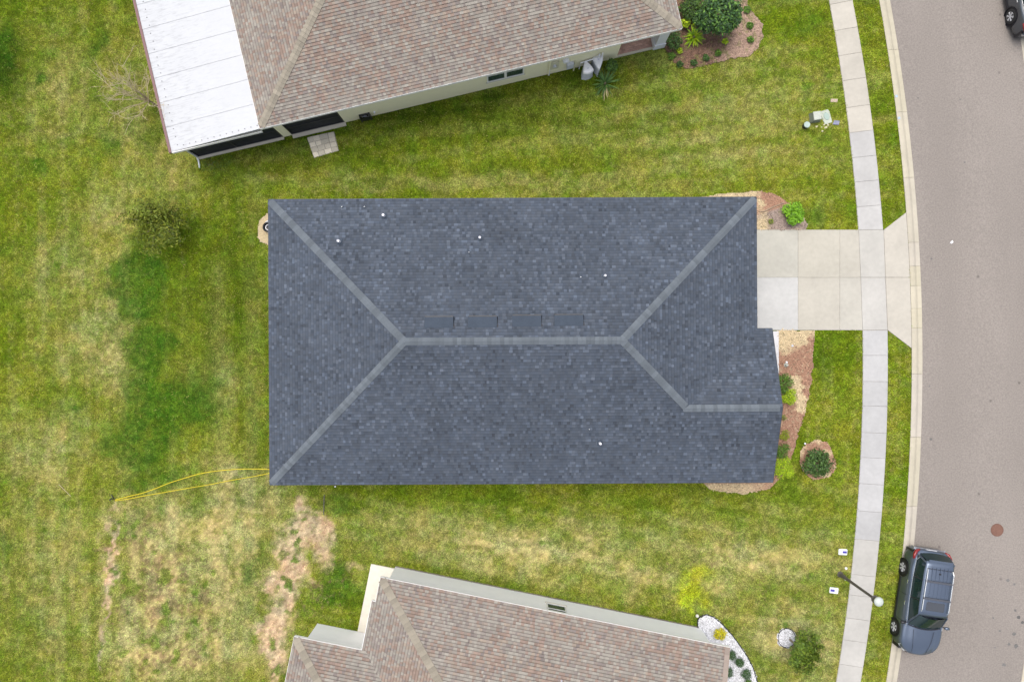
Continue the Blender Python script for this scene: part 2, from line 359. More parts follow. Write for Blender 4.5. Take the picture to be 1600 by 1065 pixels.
# ------------------------------------------------------------------ setting: ground, lawn, road
g = MB(); g.add([(-3000,-3000,-.16),(3000,-3000,-.16),(3000,3000,-.16),(-3000,3000,-.16)], [(0,1,2,3)], (.16,.17,.04))
tag(g.build('ground', M['lawn']), kind='structure')
def axis(lo, hi, fine_lo, fine_hi, st):
    a = list(np.arange(fine_lo, fine_hi+1e-6, st)); s = st; v = a[-1]
    while v < hi: s *= 1.35; v += s; a.append(min(v, hi))
    s = st; v = a[0]
    while v > lo: s *= 1.35; v -= s; a.insert(0, max(v, lo))
    return np.array(a)
ys = axis(-90, 90, -18.5, 18.5, .13)
us = axis(-150, 0, -46.5, 0, .13)
Yg, Ug = np.meshgrid(ys, us, indexing='ij')
Xg = CURB_L(Yg)+Ug+.02
Zg = (fbm(Xg.ravel(), Yg.ravel(), 1.2, 3)-.5).reshape(Xg.shape)*.03
V = np.stack([Xg.ravel(), Yg.ravel(), Zg.ravel()], 1)
ny, nx = Yg.shape; I = np.arange(ny*nx).reshape(ny, nx)
Fq = np.stack([I[:-1,:-1].ravel(), I[:-1,1:].ravel(), I[1:,1:].ravel(), I[1:,:-1].ravel()], 1)
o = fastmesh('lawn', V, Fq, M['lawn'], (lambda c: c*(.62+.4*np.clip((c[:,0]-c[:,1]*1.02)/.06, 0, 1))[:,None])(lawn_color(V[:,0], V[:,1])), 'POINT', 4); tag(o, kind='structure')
# lawn across the street
ys2 = np.linspace(-90, 90, 90); us2 = np.linspace(0, 60, 40)
Y2, U2 = np.meshgrid(ys2, us2, indexing='ij'); X2 = CURB_R(Y2)+ROADW+.75+U2
V = np.stack([X2.ravel(), Y2.ravel(), 0*X2.ravel()], 1); ny, nx = Y2.shape; I = np.arange(ny*nx).reshape(ny, nx)
Fq = np.stack([I[:-1,:-1].ravel(), I[:-1,1:].ravel(), I[1:,1:].ravel(), I[1:,:-1].ravel()], 1)
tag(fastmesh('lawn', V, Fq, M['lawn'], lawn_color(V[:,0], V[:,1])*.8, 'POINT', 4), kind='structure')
# road
rb = MB(); yy = np.linspace(-90, 90, 121)
for i in range(120):
    a0 = off(CURB_R, -.03, yy[i]); a1 = off(CURB_R, -.03, yy[i+1]); b0 = off(CURB_R, ROADW+.03, yy[i]); b1 = off(CURB_R, ROADW+.03, yy[i+1])
    c0 = off(CURB_R, ROADW/2, yy[i]); c1 = off(CURB_R, ROADW/2, yy[i+1])
    rb.add([(*a0,-.10),(*c0,-.04),(*c1,-.04),(*a1,-.10)], [(0,1,2,3)]); rb.add([(*c0,-.04),(*b0,-.10),(*b1,-.10),(*c1,-.04)], [(0,1,2,3)])
road = rb.build('road', M['asphalt'], smooth=True); tag(road, kind='structure')

# rolled kerb: every cast length is a piece
def kerb(base, d0, width, joints, mirror=False):
    root = empty('kerb'); tag(root, kind='structure')
    for a, b in zip(joints[:-1], joints[1:]):
        m = MB(); n = max(2, int((b-a)/.5)); t = np.linspace(a+.006, b-.006, n+1)
        prof = [(0,-.14),(0,.035),(.16,.045),(.24,.03),(.40,-.075),(width-.02,-.085),(width,-.09),(width,-.14)]
        rows = []
        for y in t:
            rows.append([(*off(base, d0+(width-q if mirror else q), y), z) for q, z in prof])
        k = len(prof); vs = [p for r in rows for p in r]; fs = []
        for i in range(n):
            for j in range(k-1):
                f = (i*k+j, i*k+j+1, (i+1)*k+j+1, (i+1)*k+j); fs.append(f[::-1] if mirror else f)
        e0 = tuple(range(k)); e1 = tuple(n*k+j for j in range(k)); fs += [e0[::-1], e1]
        m.add(vs, fs)
        c = random.uniform(.95, 1.05); m.build('kerb_piece', M['concrete'], root, color=(.44*c, .40*c, .315*c*random.uniform(.95,1.08)))
    return root
def Yp(l): return [P(0, p)[1] for p in l]
kerb(CURB_L, 0, float(CURB_R(0)-CURB_L(0))-.01, Yp([1500,1390,1290,1190,1090,990,890,790,682,584,512,482,446.5,416,379,278,176,79,-20,-120,-220,-320,-420,-560]))
kerb(CURB_R, ROADW, .6, [-24,-18,-12,-6,0,3,6,9,12,15,18,21,24,30], mirror=True)

# footpath slabs
def slab(root, poly, col, z=.04, gap=.0055):
    n = len(poly); c = Vector((sum(p[0] for p in poly)/n, sum(p[1] for p in poly)/n))
    pp = []
    for p in poly:
        d = (c-Vector(p)); pp.append((p[0]+math.copysign(min(gap, abs(d.x)), d.x), p[1]+math.copysign(min(gap, abs(d.y)), d.y)))
    return MB().prism(pp, -.08, z, inset=.008).build('slab', M['concrete'], root, color=col)
fp = empty('footpath'); tag(fp, kind='structure')
js = [-420,-381,-342,-303,-264,-225,-186,-147,-108,-69,-31,8,49,88,127,169,208,247,285,323.6,359]
js2 = [516,555,595.5,633.6,675,714,754.6,797,841,896,928,964,998,1036,1075,1114,1153,1192,1231,1270,1309,1350,1390,1430]
def walkpair(a, b, mid, last=None):
    def edge(py):
        y = P(0, py)[1]; xl = WALK_L(y); s = WALK_L.deriv()(y)
        if py in (359, 516): return (float(xl), y), (float(WALK_R(y)), y)
        wd = 1.24; yr = y - s*wd/(1+s*s)
        return (float(xl), y), (float(WALK_R(yr)), float(yr))
    l0, r0 = edge(a); l1, r1 = edge(b)
    if mid < 190: base = np.array((.43,.40,.345))
    elif mid < 360: base = np.array((.41,.40,.385))
    elif mid < 860: base = np.array((.395,.39,.385))
    else: base = np.array((.42,.405,.375))
    base = base*random.uniform(.93, 1.05)
    slab(fp, [l0, r0, r1, l1], tuple(base))
for L_ in (js, js2):
    for a, b in zip(L_[:-1], L_[1:]): walkpair(a, b, (a+b)/2)
# soil under the joints
jb = MB(); yy = np.linspace(-30, 32, 60)
for i in range(59):
    jb.add([(WALK_L(yy[i])-.01,yy[i],.012),(WALK_R(yy[i])+.01,yy[i],.012),(WALK_R(yy[i+1])+.01,yy[i+1],.012),(WALK_L(yy[i+1])-.01,yy[i+1],.012)], [(0,1,2,3)])
jb.build('bedding', M['joint2'], fp)
# driveway slabs
dw = empty('driveway'); tag(dw, kind='structure')
def PX(a, b): return P(a, b)
xs = [1143, 1246.5, 1311.7]; rows = [359, 433.5, 515.7]
cols = {(0,0): (.40,.385,.335), (1,0): (.41,.385,.325), (2,0): (.405,.38,.325), (0,1): (.44,.435,.42), (1,1): (.41,.385,.33), (2,1): (.41,.39,.34)}
for i in range(3):
    for j in range(2):
        x0 = xs[i]; x1a = xs[i+1] if i < 2 else (1341 if j == 0 else 1344.3); x1b = xs[i+1] if i < 2 else (1344.3 if j == 0 else 1347.2)
        slab(dw, [PX(x0, rows[j]), PX(x1a, rows[j]), PX(x1b, rows[j+1]), PX(x0, rows[j+1])], cols[(i, j)], gap=.003)
slab(dw, [PX(1341,359),PX(1380.3,359),PX(1383,433.5),PX(1344.3,433.5)], (.41,.395,.36), gap=.009)
slab(dw, [PX(1344.3,433.5),PX(1383,433.5),PX(1386.4,515.7),PX(1347.2,515.7)], (.42,.405,.375), gap=.009)
def apron(poly, col): slab(dw, poly, col, gap=.008)
yv = [P(0, q)[1] for q in (332, 365, 400, 433.5)]; yw = [P(0, q)[1] for q in (433.5, 480, 515, 544)]
apron([PX(1380.3,359)]+[(float(CURB_L(y))-.005, y) for y in yv]+[PX(1383,433.5)], (.43,.40,.345))
apron([PX(1383,433.5)]+[(float(CURB_L(y))-.005, y) for y in yw]+[PX(1386.4,515.7)], (.43,.40,.345))
MB().prism(WP([(1150,360),(1380.5,360),(1415,333),(1423,542),(1386,515),(1150,515)]), -.1, .014).build('bedding', M['joint2'], dw)
ew = empty('entry_path'); tag(ew, kind='structure')
slab(ew, WP([(1165,517),(1216.2,517),(1216.8,583),(1165,583)]), (.56,.55,.56), z=.06)

# ------------------------------------------------------------------ roofs
def clip(poly, A, B):      # keep the part left of A->B
    out = []; ex, ey = B[0]-A[0], B[1]-A[1]
    d = [ex*(p[1]-A[1])-ey*(p[0]-A[0]) for p in poly]
    for i in range(len(poly)):
        j = (i+1) % len(poly)
        if d[i] >= -1e-9: out.append(poly[i])
        if (d[i] > 1e-9) != (d[j] > 1e-9) and abs(d[i]-d[j]) > 1e-12:
            t = d[i]/(d[i]-d[j]); out.append((poly[i][0]+(poly[j][0]-poly[i][0])*t, poly[i][1]+(poly[j][1]-poly[i][1])*t))
    return out
def shingles(mb, pieces, colf, rng, E=.142, dmb=None, band=.62):
    p0 = pieces[0]; a, b, c = [Vector(q) for q in p0[:3]]
    n = (b-a).cross(c-a).normalized()
    if n.z < 0: n = -n
    t = Vector((0,0,1)).cross(n).normalized(); s = n.cross(t).normalized()
    if s.z < 0: s = -s; t = -t
    O = a
    P2 = []
    for pc in pieces:
        q = [((Vector(v)-O).dot(t), (Vector(v)-O).dot(s)) for v in pc]
        ar = sum(q[i][0]*q[(i+1)%len(q)][1]-q[(i+1)%len(q)][0]*q[i][1] for i in range(len(q)))
        P2.append(q if ar > 0 else q[::-1])
    allp = [v for q in P2 for v in q]
    s0 = min(v[1] for v in allp); s1 = max(v[1] for v in allp); t0 = min(v[0] for v in allp); t1 = max(v[0] for v in allp)
    def W3(x, y, h): return O+t*x+s*y+n*h
    k = 0; y = s0
    while y < s1-.01:
        x = t0-rng.random()*.3; y2 = y+E; jit = rng.uniform(-.05, .05); wob = rng.uniform(-.006,.006)
        while x < t1:
            wd = rng.choice((.09,.11,.13,.15,.17)); x2 = x+wd; lift = rng.choice((0,0,.007)); col = colf(rng, x, y)
            for q in P2:
                ty0 = min(v[1] for v in q); ty1 = max(v[1] for v in q); tx0 = min(v[0] for v in q); tx1 = max(v[0] for v in q)
                if y2 < ty0 or y > ty1 or x2 < tx0 or x > tx1: continue
                r = [(x,y),(x2,y),(x2,y2),(x,y2)]
                for i in range(len(q)):
                    r = clip(r, q[i], q[(i+1)%len(q)])
                    if len(r) < 3: break
                if len(r) < 3: continue
                hh = lambda yy_: .005+(.013+lift)*(1-(yy_-y)/E)
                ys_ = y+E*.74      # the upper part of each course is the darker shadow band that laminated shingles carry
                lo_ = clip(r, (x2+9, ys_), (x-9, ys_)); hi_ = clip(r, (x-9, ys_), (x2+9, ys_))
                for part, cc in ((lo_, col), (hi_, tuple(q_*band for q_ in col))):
                    if len(part) < 3: continue
                    base = len(mb.v); mb.v += [tuple(W3(u, v, hh(v))) for u, v in part]; mb.f.append(list(range(base, base+len(part)))); mb.c.append(cc)
                low = sorted([v for v in r if abs(v[1]-y) < 1e-6])
                if len(low) >= 2:
                    l, rr_ = low[0], low[-1]; base = len(mb.v)
                    mb.v += [tuple(W3(l[0], l[1], -.012)), tuple(W3(rr_[0], rr_[1], -.012)), tuple(W3(rr_[0], rr_[1], hh(y))), tuple(W3(l[0], l[1], hh(y)))]
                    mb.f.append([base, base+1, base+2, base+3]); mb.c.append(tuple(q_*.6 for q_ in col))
            x = x2
        y = y2; k += 1
    # solid deck just under the tabs
    if dmb is not None:
        for pc in pieces:
            v = [Vector(p_)-n*.02 for p_ in pc]
            aa = (v[1]-v[0]).cross(v[2]-v[0]).z
            if aa < 0: v = v[::-1]
            dmb.add(v, [tuple(range(len(v)))])
def caps(root, A, B, nl, nr, width, expo, colf, rng, start=0.12):
    """overlapping V shaped caps from the low end A to the high end B; nl, nr = downward directions on both sides"""
    A = Vector(A); B = Vector(B); d = (B-A); L = d.length; d.normalize()
    nl = Vector(nl); nl = (nl-d*nl.dot(d)).normalized(); nr = Vector(nr); nr = (nr-d*nr.dot(d)).normalized()
    up = Vector((0,0,1)); up = (up-d*up.dot(d)).normalized()
    ln = expo*1.25; hw = width/2
    def sect(y, h): return [nl*hw+d*y+up*(h-.004), up*(h+.008)+d*y, nr*hw+d*y+up*(h-.004)]
    lo = sect(0, .050); hi = sect(ln, .018); b = [p-up*.035 for p in lo]; bh = [p-up*.035 for p in hi]
    m = MB(); m.add(lo+hi+b+bh, [(0,1,4,3),(1,2,5,4),(6,7,1,0),(7,8,2,1),(6,0,3,9),(2,8,11,5)])
    # make face normals face up
    me = m.mesh('cap_shingle', M['cap'])
    k = int((L-start)/expo)
    for i in range(k+1):
        p = A+d*(start+i*expo)
        if start+i*expo > L-.05: break
        inst('cap_shingle', me, root, p+up*rng.uniform(-.002,.002), (0,0,rng.uniform(-.02,.02)), colf(rng))
SHC = (.062,.076,.097)
def main_col(rng, x, y):
    n = .90+.20*float(vn(np.array([x]), np.array([y]), 1.3, 3)[0])
    r = rng.random(); f = rng.gauss(1.0, .09)
    if r < .14: f *= rng.uniform(1.2, 1.45)
    elif r < .24: f *= .78
    f = max(.45, f)*n; h = rng.uniform(-.035,.02)
    return (SHC[0]*f*(1+h+.03), SHC[1]*f, SHC[2]*f*(1-h*1.2))
def main_cap(rng):
    f = rng.uniform(.84, 1.14); return (.114*f, .131*f, .149*f)
BR = [(.28,.255,.22),(.26,.23,.20),(.31,.285,.245),(.27,.19,.15),(.245,.172,.14),(.215,.18,.165),(.23,.195,.175),(.265,.215,.18),(.195,.162,.15),(.30,.24,.19)]
def brown_col(rng, x, y):
    n = float(vn(np.array([x]), np.array([y]), .9, 2)[0])
    r = rng.random()
    if n > .6 and r < .4: c = BR[rng.choice((3,4,9,3))]
    elif r < .5: c = BR[rng.choice((0,1,2,7))]
    else: c = BR[rng.randrange(len(BR))]
    f = rng.uniform(.88, 1.1)*.93; m_ = (.245,.220,.192); return tuple((c[i]*.80+m_[i]*.20)*f for i in range(3))
def brown_cap(rng):
    f = rng.uniform(.82, 1.12); return (.27*f, .24*f, .19*f)
def hipfaces(u0, u1, v0, v1, ze, k=1/3, left='hip', right='hip'):
    hv = (v1-v0)/2; zr = ze+hv*k; vm = (v0+v1)/2
    ul = u0+hv if left == 'hip' else u0; ur = u1-hv if right == 'hip' else u1
    fa = [[[(u0,v0,ze),(u1,v0,ze),(ur,vm,zr),(ul,vm,zr)]], [[(u1,v1,ze),(u0,v1,ze),(ul,vm,zr),(ur,vm,zr)]]]
    if left == 'hip': fa.append([[(u0,v1,ze),(u0,v0,ze),(ul,vm,zr)]])
    if right == 'hip': fa.append([[(u1,v0,ze),(u1,v1,ze),(ur,vm,zr)]])
    return fa, ul, ur, vm, zr
def eave_board(mb, pts, h=.15, th=.025, z=None):
    n = len(pts)
    for i in range(n-1):
        a = Vector(pts[i]); b = Vector(pts[i+1]); d = (b-a).normalized(); nn = Vector((d.y, -d.x, 0)).normalized()*th
        mb.add([a, b, b-Vector((0,0,h)), a-Vector((0,0,h)), a+nn, b+nn, b+nn-Vector((0,0,h)), a+nn-Vector((0,0,h))],
               [(4,5,6,7)[::-1],(0,1,5,4),(3,2,6,7)[::-1],(0,3,7,4),(1,2,6,5)[::-1],(0,1,2,3)])

# ---- main house
house = empty('house', (0,0,0), .0052)
tag(house, 'long house in the middle under a dark slate grey shingle roof with four box vents', 'house')
ZE = 2.9; k3 = 1/3; W2 = 6.57; ZR = ZE+W2*k3; ZG = ZE+3.54*k3
deck = MB(); sh = MB(); rng = random.Random(11)
EL, ER, EG = -11.2, 11.3, 12.0
fs_ = [ [[(EL,-W2,ZE),(7.76,-W2,ZE),(7.76,-3.03,ZG),(4.73,0,ZR),(-4.63,0,ZR)],[(7.76,-W2,ZE),(EG,-W2,ZE),(EG,-3.03,ZG),(7.76,-3.03,ZG)]],
        [[(ER,W2,ZE),(EL,W2,ZE),(-4.63,0,ZR),(4.73,0,ZR)]],
        [[(EL,W2,ZE),(EL,-W2,ZE),(-4.63,0,ZR)]],
        [[(ER,.51,ZE),(ER,W2,ZE),(4.73,0,ZR),(7.76,-3.03,ZG)]],
        [[(EG,.51,ZE),(ER,.51,ZE),(7.76,-3.03,ZG),(EG,-3.03,ZG)]] ]
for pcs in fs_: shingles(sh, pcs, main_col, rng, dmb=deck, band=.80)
roof = deck.build('roof', M['ventmetal'], house)
sh.build('shingles', M['shingle'], roof, kind='stuff')
D = Vector
for A, B, nl, nr in (((EL,W2,ZE),(-4.63,0,ZR),(-1,0,-k3),(0,1,-k3)), ((EL,-W2,ZE),(-4.63,0,ZR),(-1,0,-k3),(0,-1,-k3)), ((ER,W2,ZE),(4.73,0,ZR),(1,0,-k3),(0,1,-k3)),
                     ((7.76,-3.03,ZG),(4.73,0,ZR),(0,-1,-k3),(1,0,-k3)), ((EG,-3.03,ZG),(7.7,-3.03,ZG),(0,1,-k3),(0,-1,-k3)), ((-4.7,0,ZR),(4.8,0,ZR),(0,1,-k3),(0,-1,-k3))):
    caps(roof, A, B, nl, nr, .34, .185, main_cap, rng)
eb = MB(); eave_board(eb, [(EL,W2,ZE),(EL,-W2,ZE),(EG,-W2,ZE),(EG,-3.03,ZG),(EG,.51,ZE),(ER,.51,ZE),(ER,W2,ZE),(EL,W2,ZE)], z=0)
eb.build('fascia', M['dark'], house)
MB().add([(EL,-W2,ZE-.13),(EL,W2,ZE-.13),(ER,W2,ZE-.13),(ER,-W2,ZE-.13)], [(0,1,2,3)]).add([(ER,-W2,ZE-.13),(ER,.5,ZE-.13),(EG,.5,ZE-.13),(EG,-W2,ZE-.13)], [(0,1,2,3)]).build('soffit', M['trim'], house)
WALLC = (.45,.45,.44)
wb = MB(); wb.prism([(-10.75,-6.12),(10.85,-6.12),(10.85,6.12),(-10.75,6.12)], -.1, ZE-.14); wb.prism([(10.85,-6.12),(11.5,-6.12),(11.5,.08),(10.85,.08)], -.1, ZE-.14)
wb.add([(11.5,-6.4,ZE-.14),(11.5,.4,ZE-.14),(11.5,-3.03,ZG-.06)], [(0,1,2)])
wb.build('wall', M['stucco'], house, color=WALLC)
gd = MB()
for i in range(4): gd.box(10.85, 1.0, .05+i*.53, 10.9, 5.2, .05+i*.53+.51)
gd.build('garage_door', M['trim'], house)
wn = MB().box(11.5,-5.2,.9,11.53,-3.4,2.1).build('window', M['glass'], house)
MB().box(11.49,-5.28,.84,11.55,-5.2,2.16).box(11.49,-3.4,.84,11.55,-3.32,2.16).box(11.49,-5.2,.84,11.55,-3.4,.9).box(11.49,-5.2,2.1,11.55,-3.4,2.16).build('frame', M['trim'], wn)
MB().box(11.5,-1.6,.0,11.54,-.6,2.1).build('door', M['wood'], house)
def roofz(x, y): return ZR-abs(y)*k3
def on_main(px, py):
    z = 4
    for _ in range(12): x, y = P(px, py, z); z = roofz(x, y)
    return x+y*.0052, y-x*.0052, z
# low box vents, open on their lower side
vent_root_m = None
for (px, py) in ((686,503.5),(754,503),(823,501.5),(888.5,500.5)):
    x, y, z = on_main(px, py); hw = .625; hd = .235
    ytop = y-hd; ybot = y+hd; zt = roofz(x, ytop)+.03; zb = roofz(x, ybot)+.16
    m = MB(); th = .02
    m.add([(x-hw,ybot,zb),(x+hw,ybot,zb),(x+hw,ytop,zt),(x-hw,ytop,zt),(x-hw,ybot,zb-th),(x+hw,ybot,zb-th),(x+hw,ytop,zt-th),(x-hw,ytop,zt-th)],
          [(0,3,2,1),(4,5,6,7),(0,1,5,4),(1,2,6,5),(2,3,7,6),(3,0,4,7)])
    for sx in (-1, 1):
        xx = x+sx*hw; m.add([(xx,ybot,zb),(xx,ybot,zb-.10),(xx,ytop,zt-.03),(xx,ytop,zt)], [(0,1,2,3) if sx < 0 else (3,2,1,0)])
    v = m.build('roof_vent', M['ventmetal'], house)
    zf = roofz(x, ybot+.05)
    MB().box(x-hw+.01,ybot-.03,zf-.02,x+hw-.01,ybot+.045,zf+.05).build('vent_mouth_shade', M['dark'], v)  # dark mouth box, run out past the hood as painted shade
    m = MB(); m.add([(x+hw+.002,ybot,zf),(x+hw+.055,ybot,zf),(x+hw+.055,ytop,roofz(x,ytop)+.028),(x+hw+.002,ytop,roofz(x,ytop)+.028),(x+hw+.002,ybot,zb-.03),(x+hw+.002,ytop,zt-.01)], [(0,1,2,3)[::-1],(3,2,5),(0,4,1),(1,4,5,2)])
    m.build('side_shade_strip', M['blackplastic'], v)  # black wedge on one side only, standing in for the vent's shaded side
for px, py, r, h, mt in ((600.5,337.5,.06,.33,'whiteplastic'),(531,377.5,.06,.33,'whiteplastic'),(750,372,.055,.3,'whiteplastic'),(944.5,431,.05,.33,'whiteplastic'),(937,691.5,.055,.3,'whiteplastic'),
                         (535,323.5,.022,.12,'galv'),(570,323.5,.02,.12,'galv'),(733,394.5,.018,.12,'galv'),(907,433,.022,.14,'galv'),(920.5,670,.018,.12,'galv')):
    x, y, z = on_main(px, py)
    o = MB().lathe([(r,-.1),(r,h),(r*.75,h),(r*.7,h-.05),(0,h-.05)], (x,y,z), 12).build('vent_pipe', M[mt], house)
    sl = -k3 if y > 0 else k3
    m = MB(); q = r*2.0; m.add([(x-q,y-q*1.2,z-q*1.2*sl+.022),(x+q,y-q*1.2,z-q*1.2*sl+.022),(x+q,y+q*1.2,z+q*1.2*sl+.022),(x-q,y+q*1.2,z+q*1.2*sl+.022)], [(0,1,2,3)])
    m.build('flashing', M['ventmetal'], o)

# ---- brown roofed house to the north
T1 = R(13.37); O1 = (-11.63, 9.79)
h1 = empty('house', (*O1, 0), T1)
tag(h1, 'cream walled house with mottled brown shingles and a white metal patio roof', 'house')
def w1(px, z, v=.42):      # distance along the north house's near wall of a point seen at px
    X = (px-800)*(H-z)/F; return (X-O1[0]+v*math.sin(T1))/math.cos(T1)
fa, ul, ur, vm, zr = hipfaces(0, 20.02, 0, 13.4, ZE)
deck = MB(); sh = MB(); rng = random.Random(5)
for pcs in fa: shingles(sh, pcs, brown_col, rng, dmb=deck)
roof1 = deck.build('roof', M['brown_trim'], h1); sh.build('shingles', M['shingle'], roof1, kind='stuff')
for A, B, nl, nr in (((0,0,ZE),(ul,vm,zr),(-1,0,-k3),(0,-1,-k3)), ((20.02,0,ZE),(ur,vm,zr),(1,0,-k3),(0,-1,-k3)), ((0,13.4,ZE),(ul,vm,zr),(-1,0,-k3),(0,1,-k3)),
                     ((20.02,13.4,ZE),(ur,vm,zr),(1,0,-k3),(0,1,-k3)), ((ul-.05,vm,zr),(ur+.05,vm,zr),(0,1,-k3),(0,-1,-k3))):
    caps(roof1, A, B, nl, nr, .37, .20, brown_cap, rng)
eb = MB(); eave_board(eb, [(0,13.4,ZE),(0,0,ZE),(20.02,0,ZE),(20.02,13.4,ZE),(0,13.4,ZE)]); eb.build('fascia', M['trim'], h1)
MB().add([(0,0,ZE-.13),(0,13.4,ZE-.13),(20.02,13.4,ZE-.13),(20.02,0,ZE-.13)], [(0,1,2,3)]).build('soffit', M['trim'], h1)
CREAM = (.78,.74,.54)
wb = MB(); zt = ZE-.14; wv = .42
wb.box(3.42,wv,-.1,17.45,13.0,zt); wb.box(.25,wv,-.1,.68,wv+.4,zt).box(0.02,wv,2.40,.25,wv+.1,zt); wb.box(17.45,2.5,-.1,19.7,13.0,zt); wb.box(.25,3.4,-.1,3.42,13.0,zt)
wb.build('wall', M['stucco'], h1, color=CREAM)
MB().box(19.38,.42,-.05,19.88,.92,zt).box(19.33,.37,-.05,19.93,.97,.45).build('column', M['stucco'], h1, color=(.62,.63,.66))
# porch floor
pv = MB(); rr = random.Random(2); MB().box(17.45,.42,-.05,19.9,2.5,.10).build('porch_slab', M['concrete'], h1, color=(.5,.47,.38))
for i in range(12):
    for j in range(19):
        x = 17.47+i*.2+(j%2)*.1; y = .52+j*.102
        if x+.19 > 19.88 or y+.095 > 2.48: continue
        c = rr.uniform(.8,1.15); pv.box(x,y,.10,x+.19,y+.095,.125,(.42*c,.26*c,.21*c))
pv.build('pavers', M['pavers'], h1, kind='stuff')
# white strips of footing under the screens
MB().box(-4.25,.30,-.05,.25,.62,.09).box(.7,.24,-.05,3.45,.55,.09).build('footing', M['concrete'], h1, color=(.60,.55,.46))
def screen(u0, u1, mull, zt=ZE-.14):
    f = MB().box(u0,wv+.04,.1,u1,wv+.06,zt-.02).build('screen_panel', M['screen'], h1)
    m = MB(); m.box(u0,wv,.06,u1,wv+.08,.16)
    m.box(u0,wv,zt-.12,u1,wv+.08,zt-.02)
    for u in mull: m.box(u-.03,wv-.004,.16,u+.03,wv+.084,zt-.12)
    m.box(u0,wv+.002,1.0,u1,wv+.078,1.05)
    m.build('screen_frame', M['dark'], f)
screen(-4.2, .25, (-4.17,-2.14,.2), 2.42); screen(.68, 3.42, (.72,3.38))
MB().box(-4.2,.5,.1,-4.16,13,2.45).build('screen_panel', M['screen'], h1)
ds = MB(); ds.tube([(-4.15,.40,2.5),(-4.15,.38,.25),(-4.18,.22,.08),(-4.22,-.12,.05)], .045, 8); ds.build('downspout', M['galv'], h1)
MB().box(-4.2,.45,-.05,3.42,13,.05).build('patio_floor', M['concrete'], h1, color=(.4,.38,.35))
# white metal patio roof of separate sheets
pr = MB().box(-4.34,0.06,2.44,-.02,13,2.50).build('patio_roof', M['trim'], h1)
def proof(u): return 2.62+(u+4.37)/4.37*.26
v = -.02; wid = [1.17]*11; first = True; rr = random.Random(8)
v = 0.0
for i in range(11):
    a = v+(.002 if i else 0); b = v+1.17-.003; L_, R_ = -4.33, -.01
    m = MB(); nseg = 6
    us_ = [L_+(R_-L_)*q/nseg for q in range(nseg+1)]
    vs = []
    for u in us_:
        z = proof(u); vs += [(u,a,z-.03),(u,a,z+.005),(u,a+.03,z+.005),(u,a+.035,z),(u,b-.005,z-.001),(u,b,z-.03)]
    fs = []
    for q in range(nseg):
        for j in range(5): fs.append((q*6+j,q*6+j+1,(q+1)*6+j+1,(q+1)*6+j)[::-1])
    fs += [tuple(range(6))[::-1], tuple(nseg*6+j for j in range(6))]
    m.add(vs, fs); m.build('roof_sheet', M['metalroof'], pr); v += 1.17
sc = MB()
for i in range(34):
    y = .25+i*.38; sc.lathe([(.026,0),(.026,.012),(0,.016)], (-3.98+.02*math.sin(i*3), y, proof(-3.98)+.001), 6, (.3,.3,.3))
for i in range(13):
    u = -3.7+i*.30; sc.lathe([(.026,0),(.026,.012),(0,.016)], (u, .17, proof(u)+.001), 6, (.3,.3,.3))
sc.build('roof_screws', mat('screw_head', (.16,.16,.17), .6), pr, kind='stuff')
MB().box(-4.45,-.03,2.47,-4.33,13,2.655).build('gutter', M['brown_trim'], h1)
MB().box(-4.33,-.05,2.46,-.02,-.012,2.62).build('edge_trim', M['trim'], h1)
# window of the north house
def window(parent, u0, u1, z0, z1, y, outward, mid=True, blind=False):
    s = outward
    gl = MB().box(u0,min(y,y+s*.02),z0,u1,max(y,y+s*.02),z1).build('window', M['glass'], parent)
    m = MB()
    def bb(a, b, c, d): m.box(a, min(y-s*.01,y+s*.045), b, c, max(y-s*.01,y+s*.045), d)
    bb(u0-.07,z0-.07,u1+.07,z0); bb(u0-.07,z1,u1+.07,z1+.07); bb(u0-.07,z0,u0,z1); bb(u1,z0,u1+.07,z1)
    if mid: bb((u0+u1)/2-.06,z0,(u0+u1)/2+.06,z1)
    bb(u0,(z0+z1)/2-.02,u1,(z0+z1)/2+.02) if not mid else None
    m.build('frame', M['trim'], gl)
    if mid:
        m2 = MB()
        for a, b in ((u0,(u0+u1)/2-.06),((u0+u1)/2+.06,u1)): m2.box(a,min(y,y+s*.03),z0+.62,b,max(y,y+s*.03),z0+.66)
        m2.build('sash_bar', M['trim'], gl)
    MB().box(u0-.12,min(y,y+s*.06),z0-.13,u1+.12,max(y,y+s*.06),z0-.072).build('sill', M['stucco'], gl, color=(.55,.53,.46))
window(h1, w1(763,.97), w1(816.5,.97), .95, 2.1, wv, -1)
# meter, boxes and pipes on the wall
ub = w1(866, 1.0); MB().box(ub-.2,wv-.10,.75,ub+.2,wv,1.55).build('electric_panel', M['stucco'], h1, color=(.52,.50,.38))
MB().lathe([(.09,0),(.09,-.08),(0,-.1)], (ub-.02,wv-.10,1.2), 14, axis='y').build('meter_dial', M['greyplastic'], h1)
MB().tube([(ub-.22,wv-.05,.75),(ub-.22,wv-.05,-.05)], .03, 8).build('conduit', M['whiteplastic'], h1)
uc = w1(884, 1.3); MB().lathe([(.17,0),(.17,-.10),(.12,-.16),(0,-.17)], (uc,wv,1.35), 16, axis='y').build('vent_hood', M['whiteplastic'], h1)
ud = w1(889.5, .6); MB().box(ud-.15,wv-.16,.45,ud+.18,wv,.95).build('control_box', M['greyplastic'], h1)
ue = w1(897.5, .6); MB().tube([(ue,wv-.08,1.0),(ue-.02,wv-.12,-.05)], .035, 8).build('conduit', M['stucco'], h1, color=(.6,.58,.40))
uf = w1(906, .6)
MB().tube([(uf,wv-.1,.0),(uf,wv-.1,.75),(uf+.8,wv-.1,.9),(uf+.8,wv-.1,1.1)], .03, 8).build('water_pipe', M['whiteplastic'], h1)
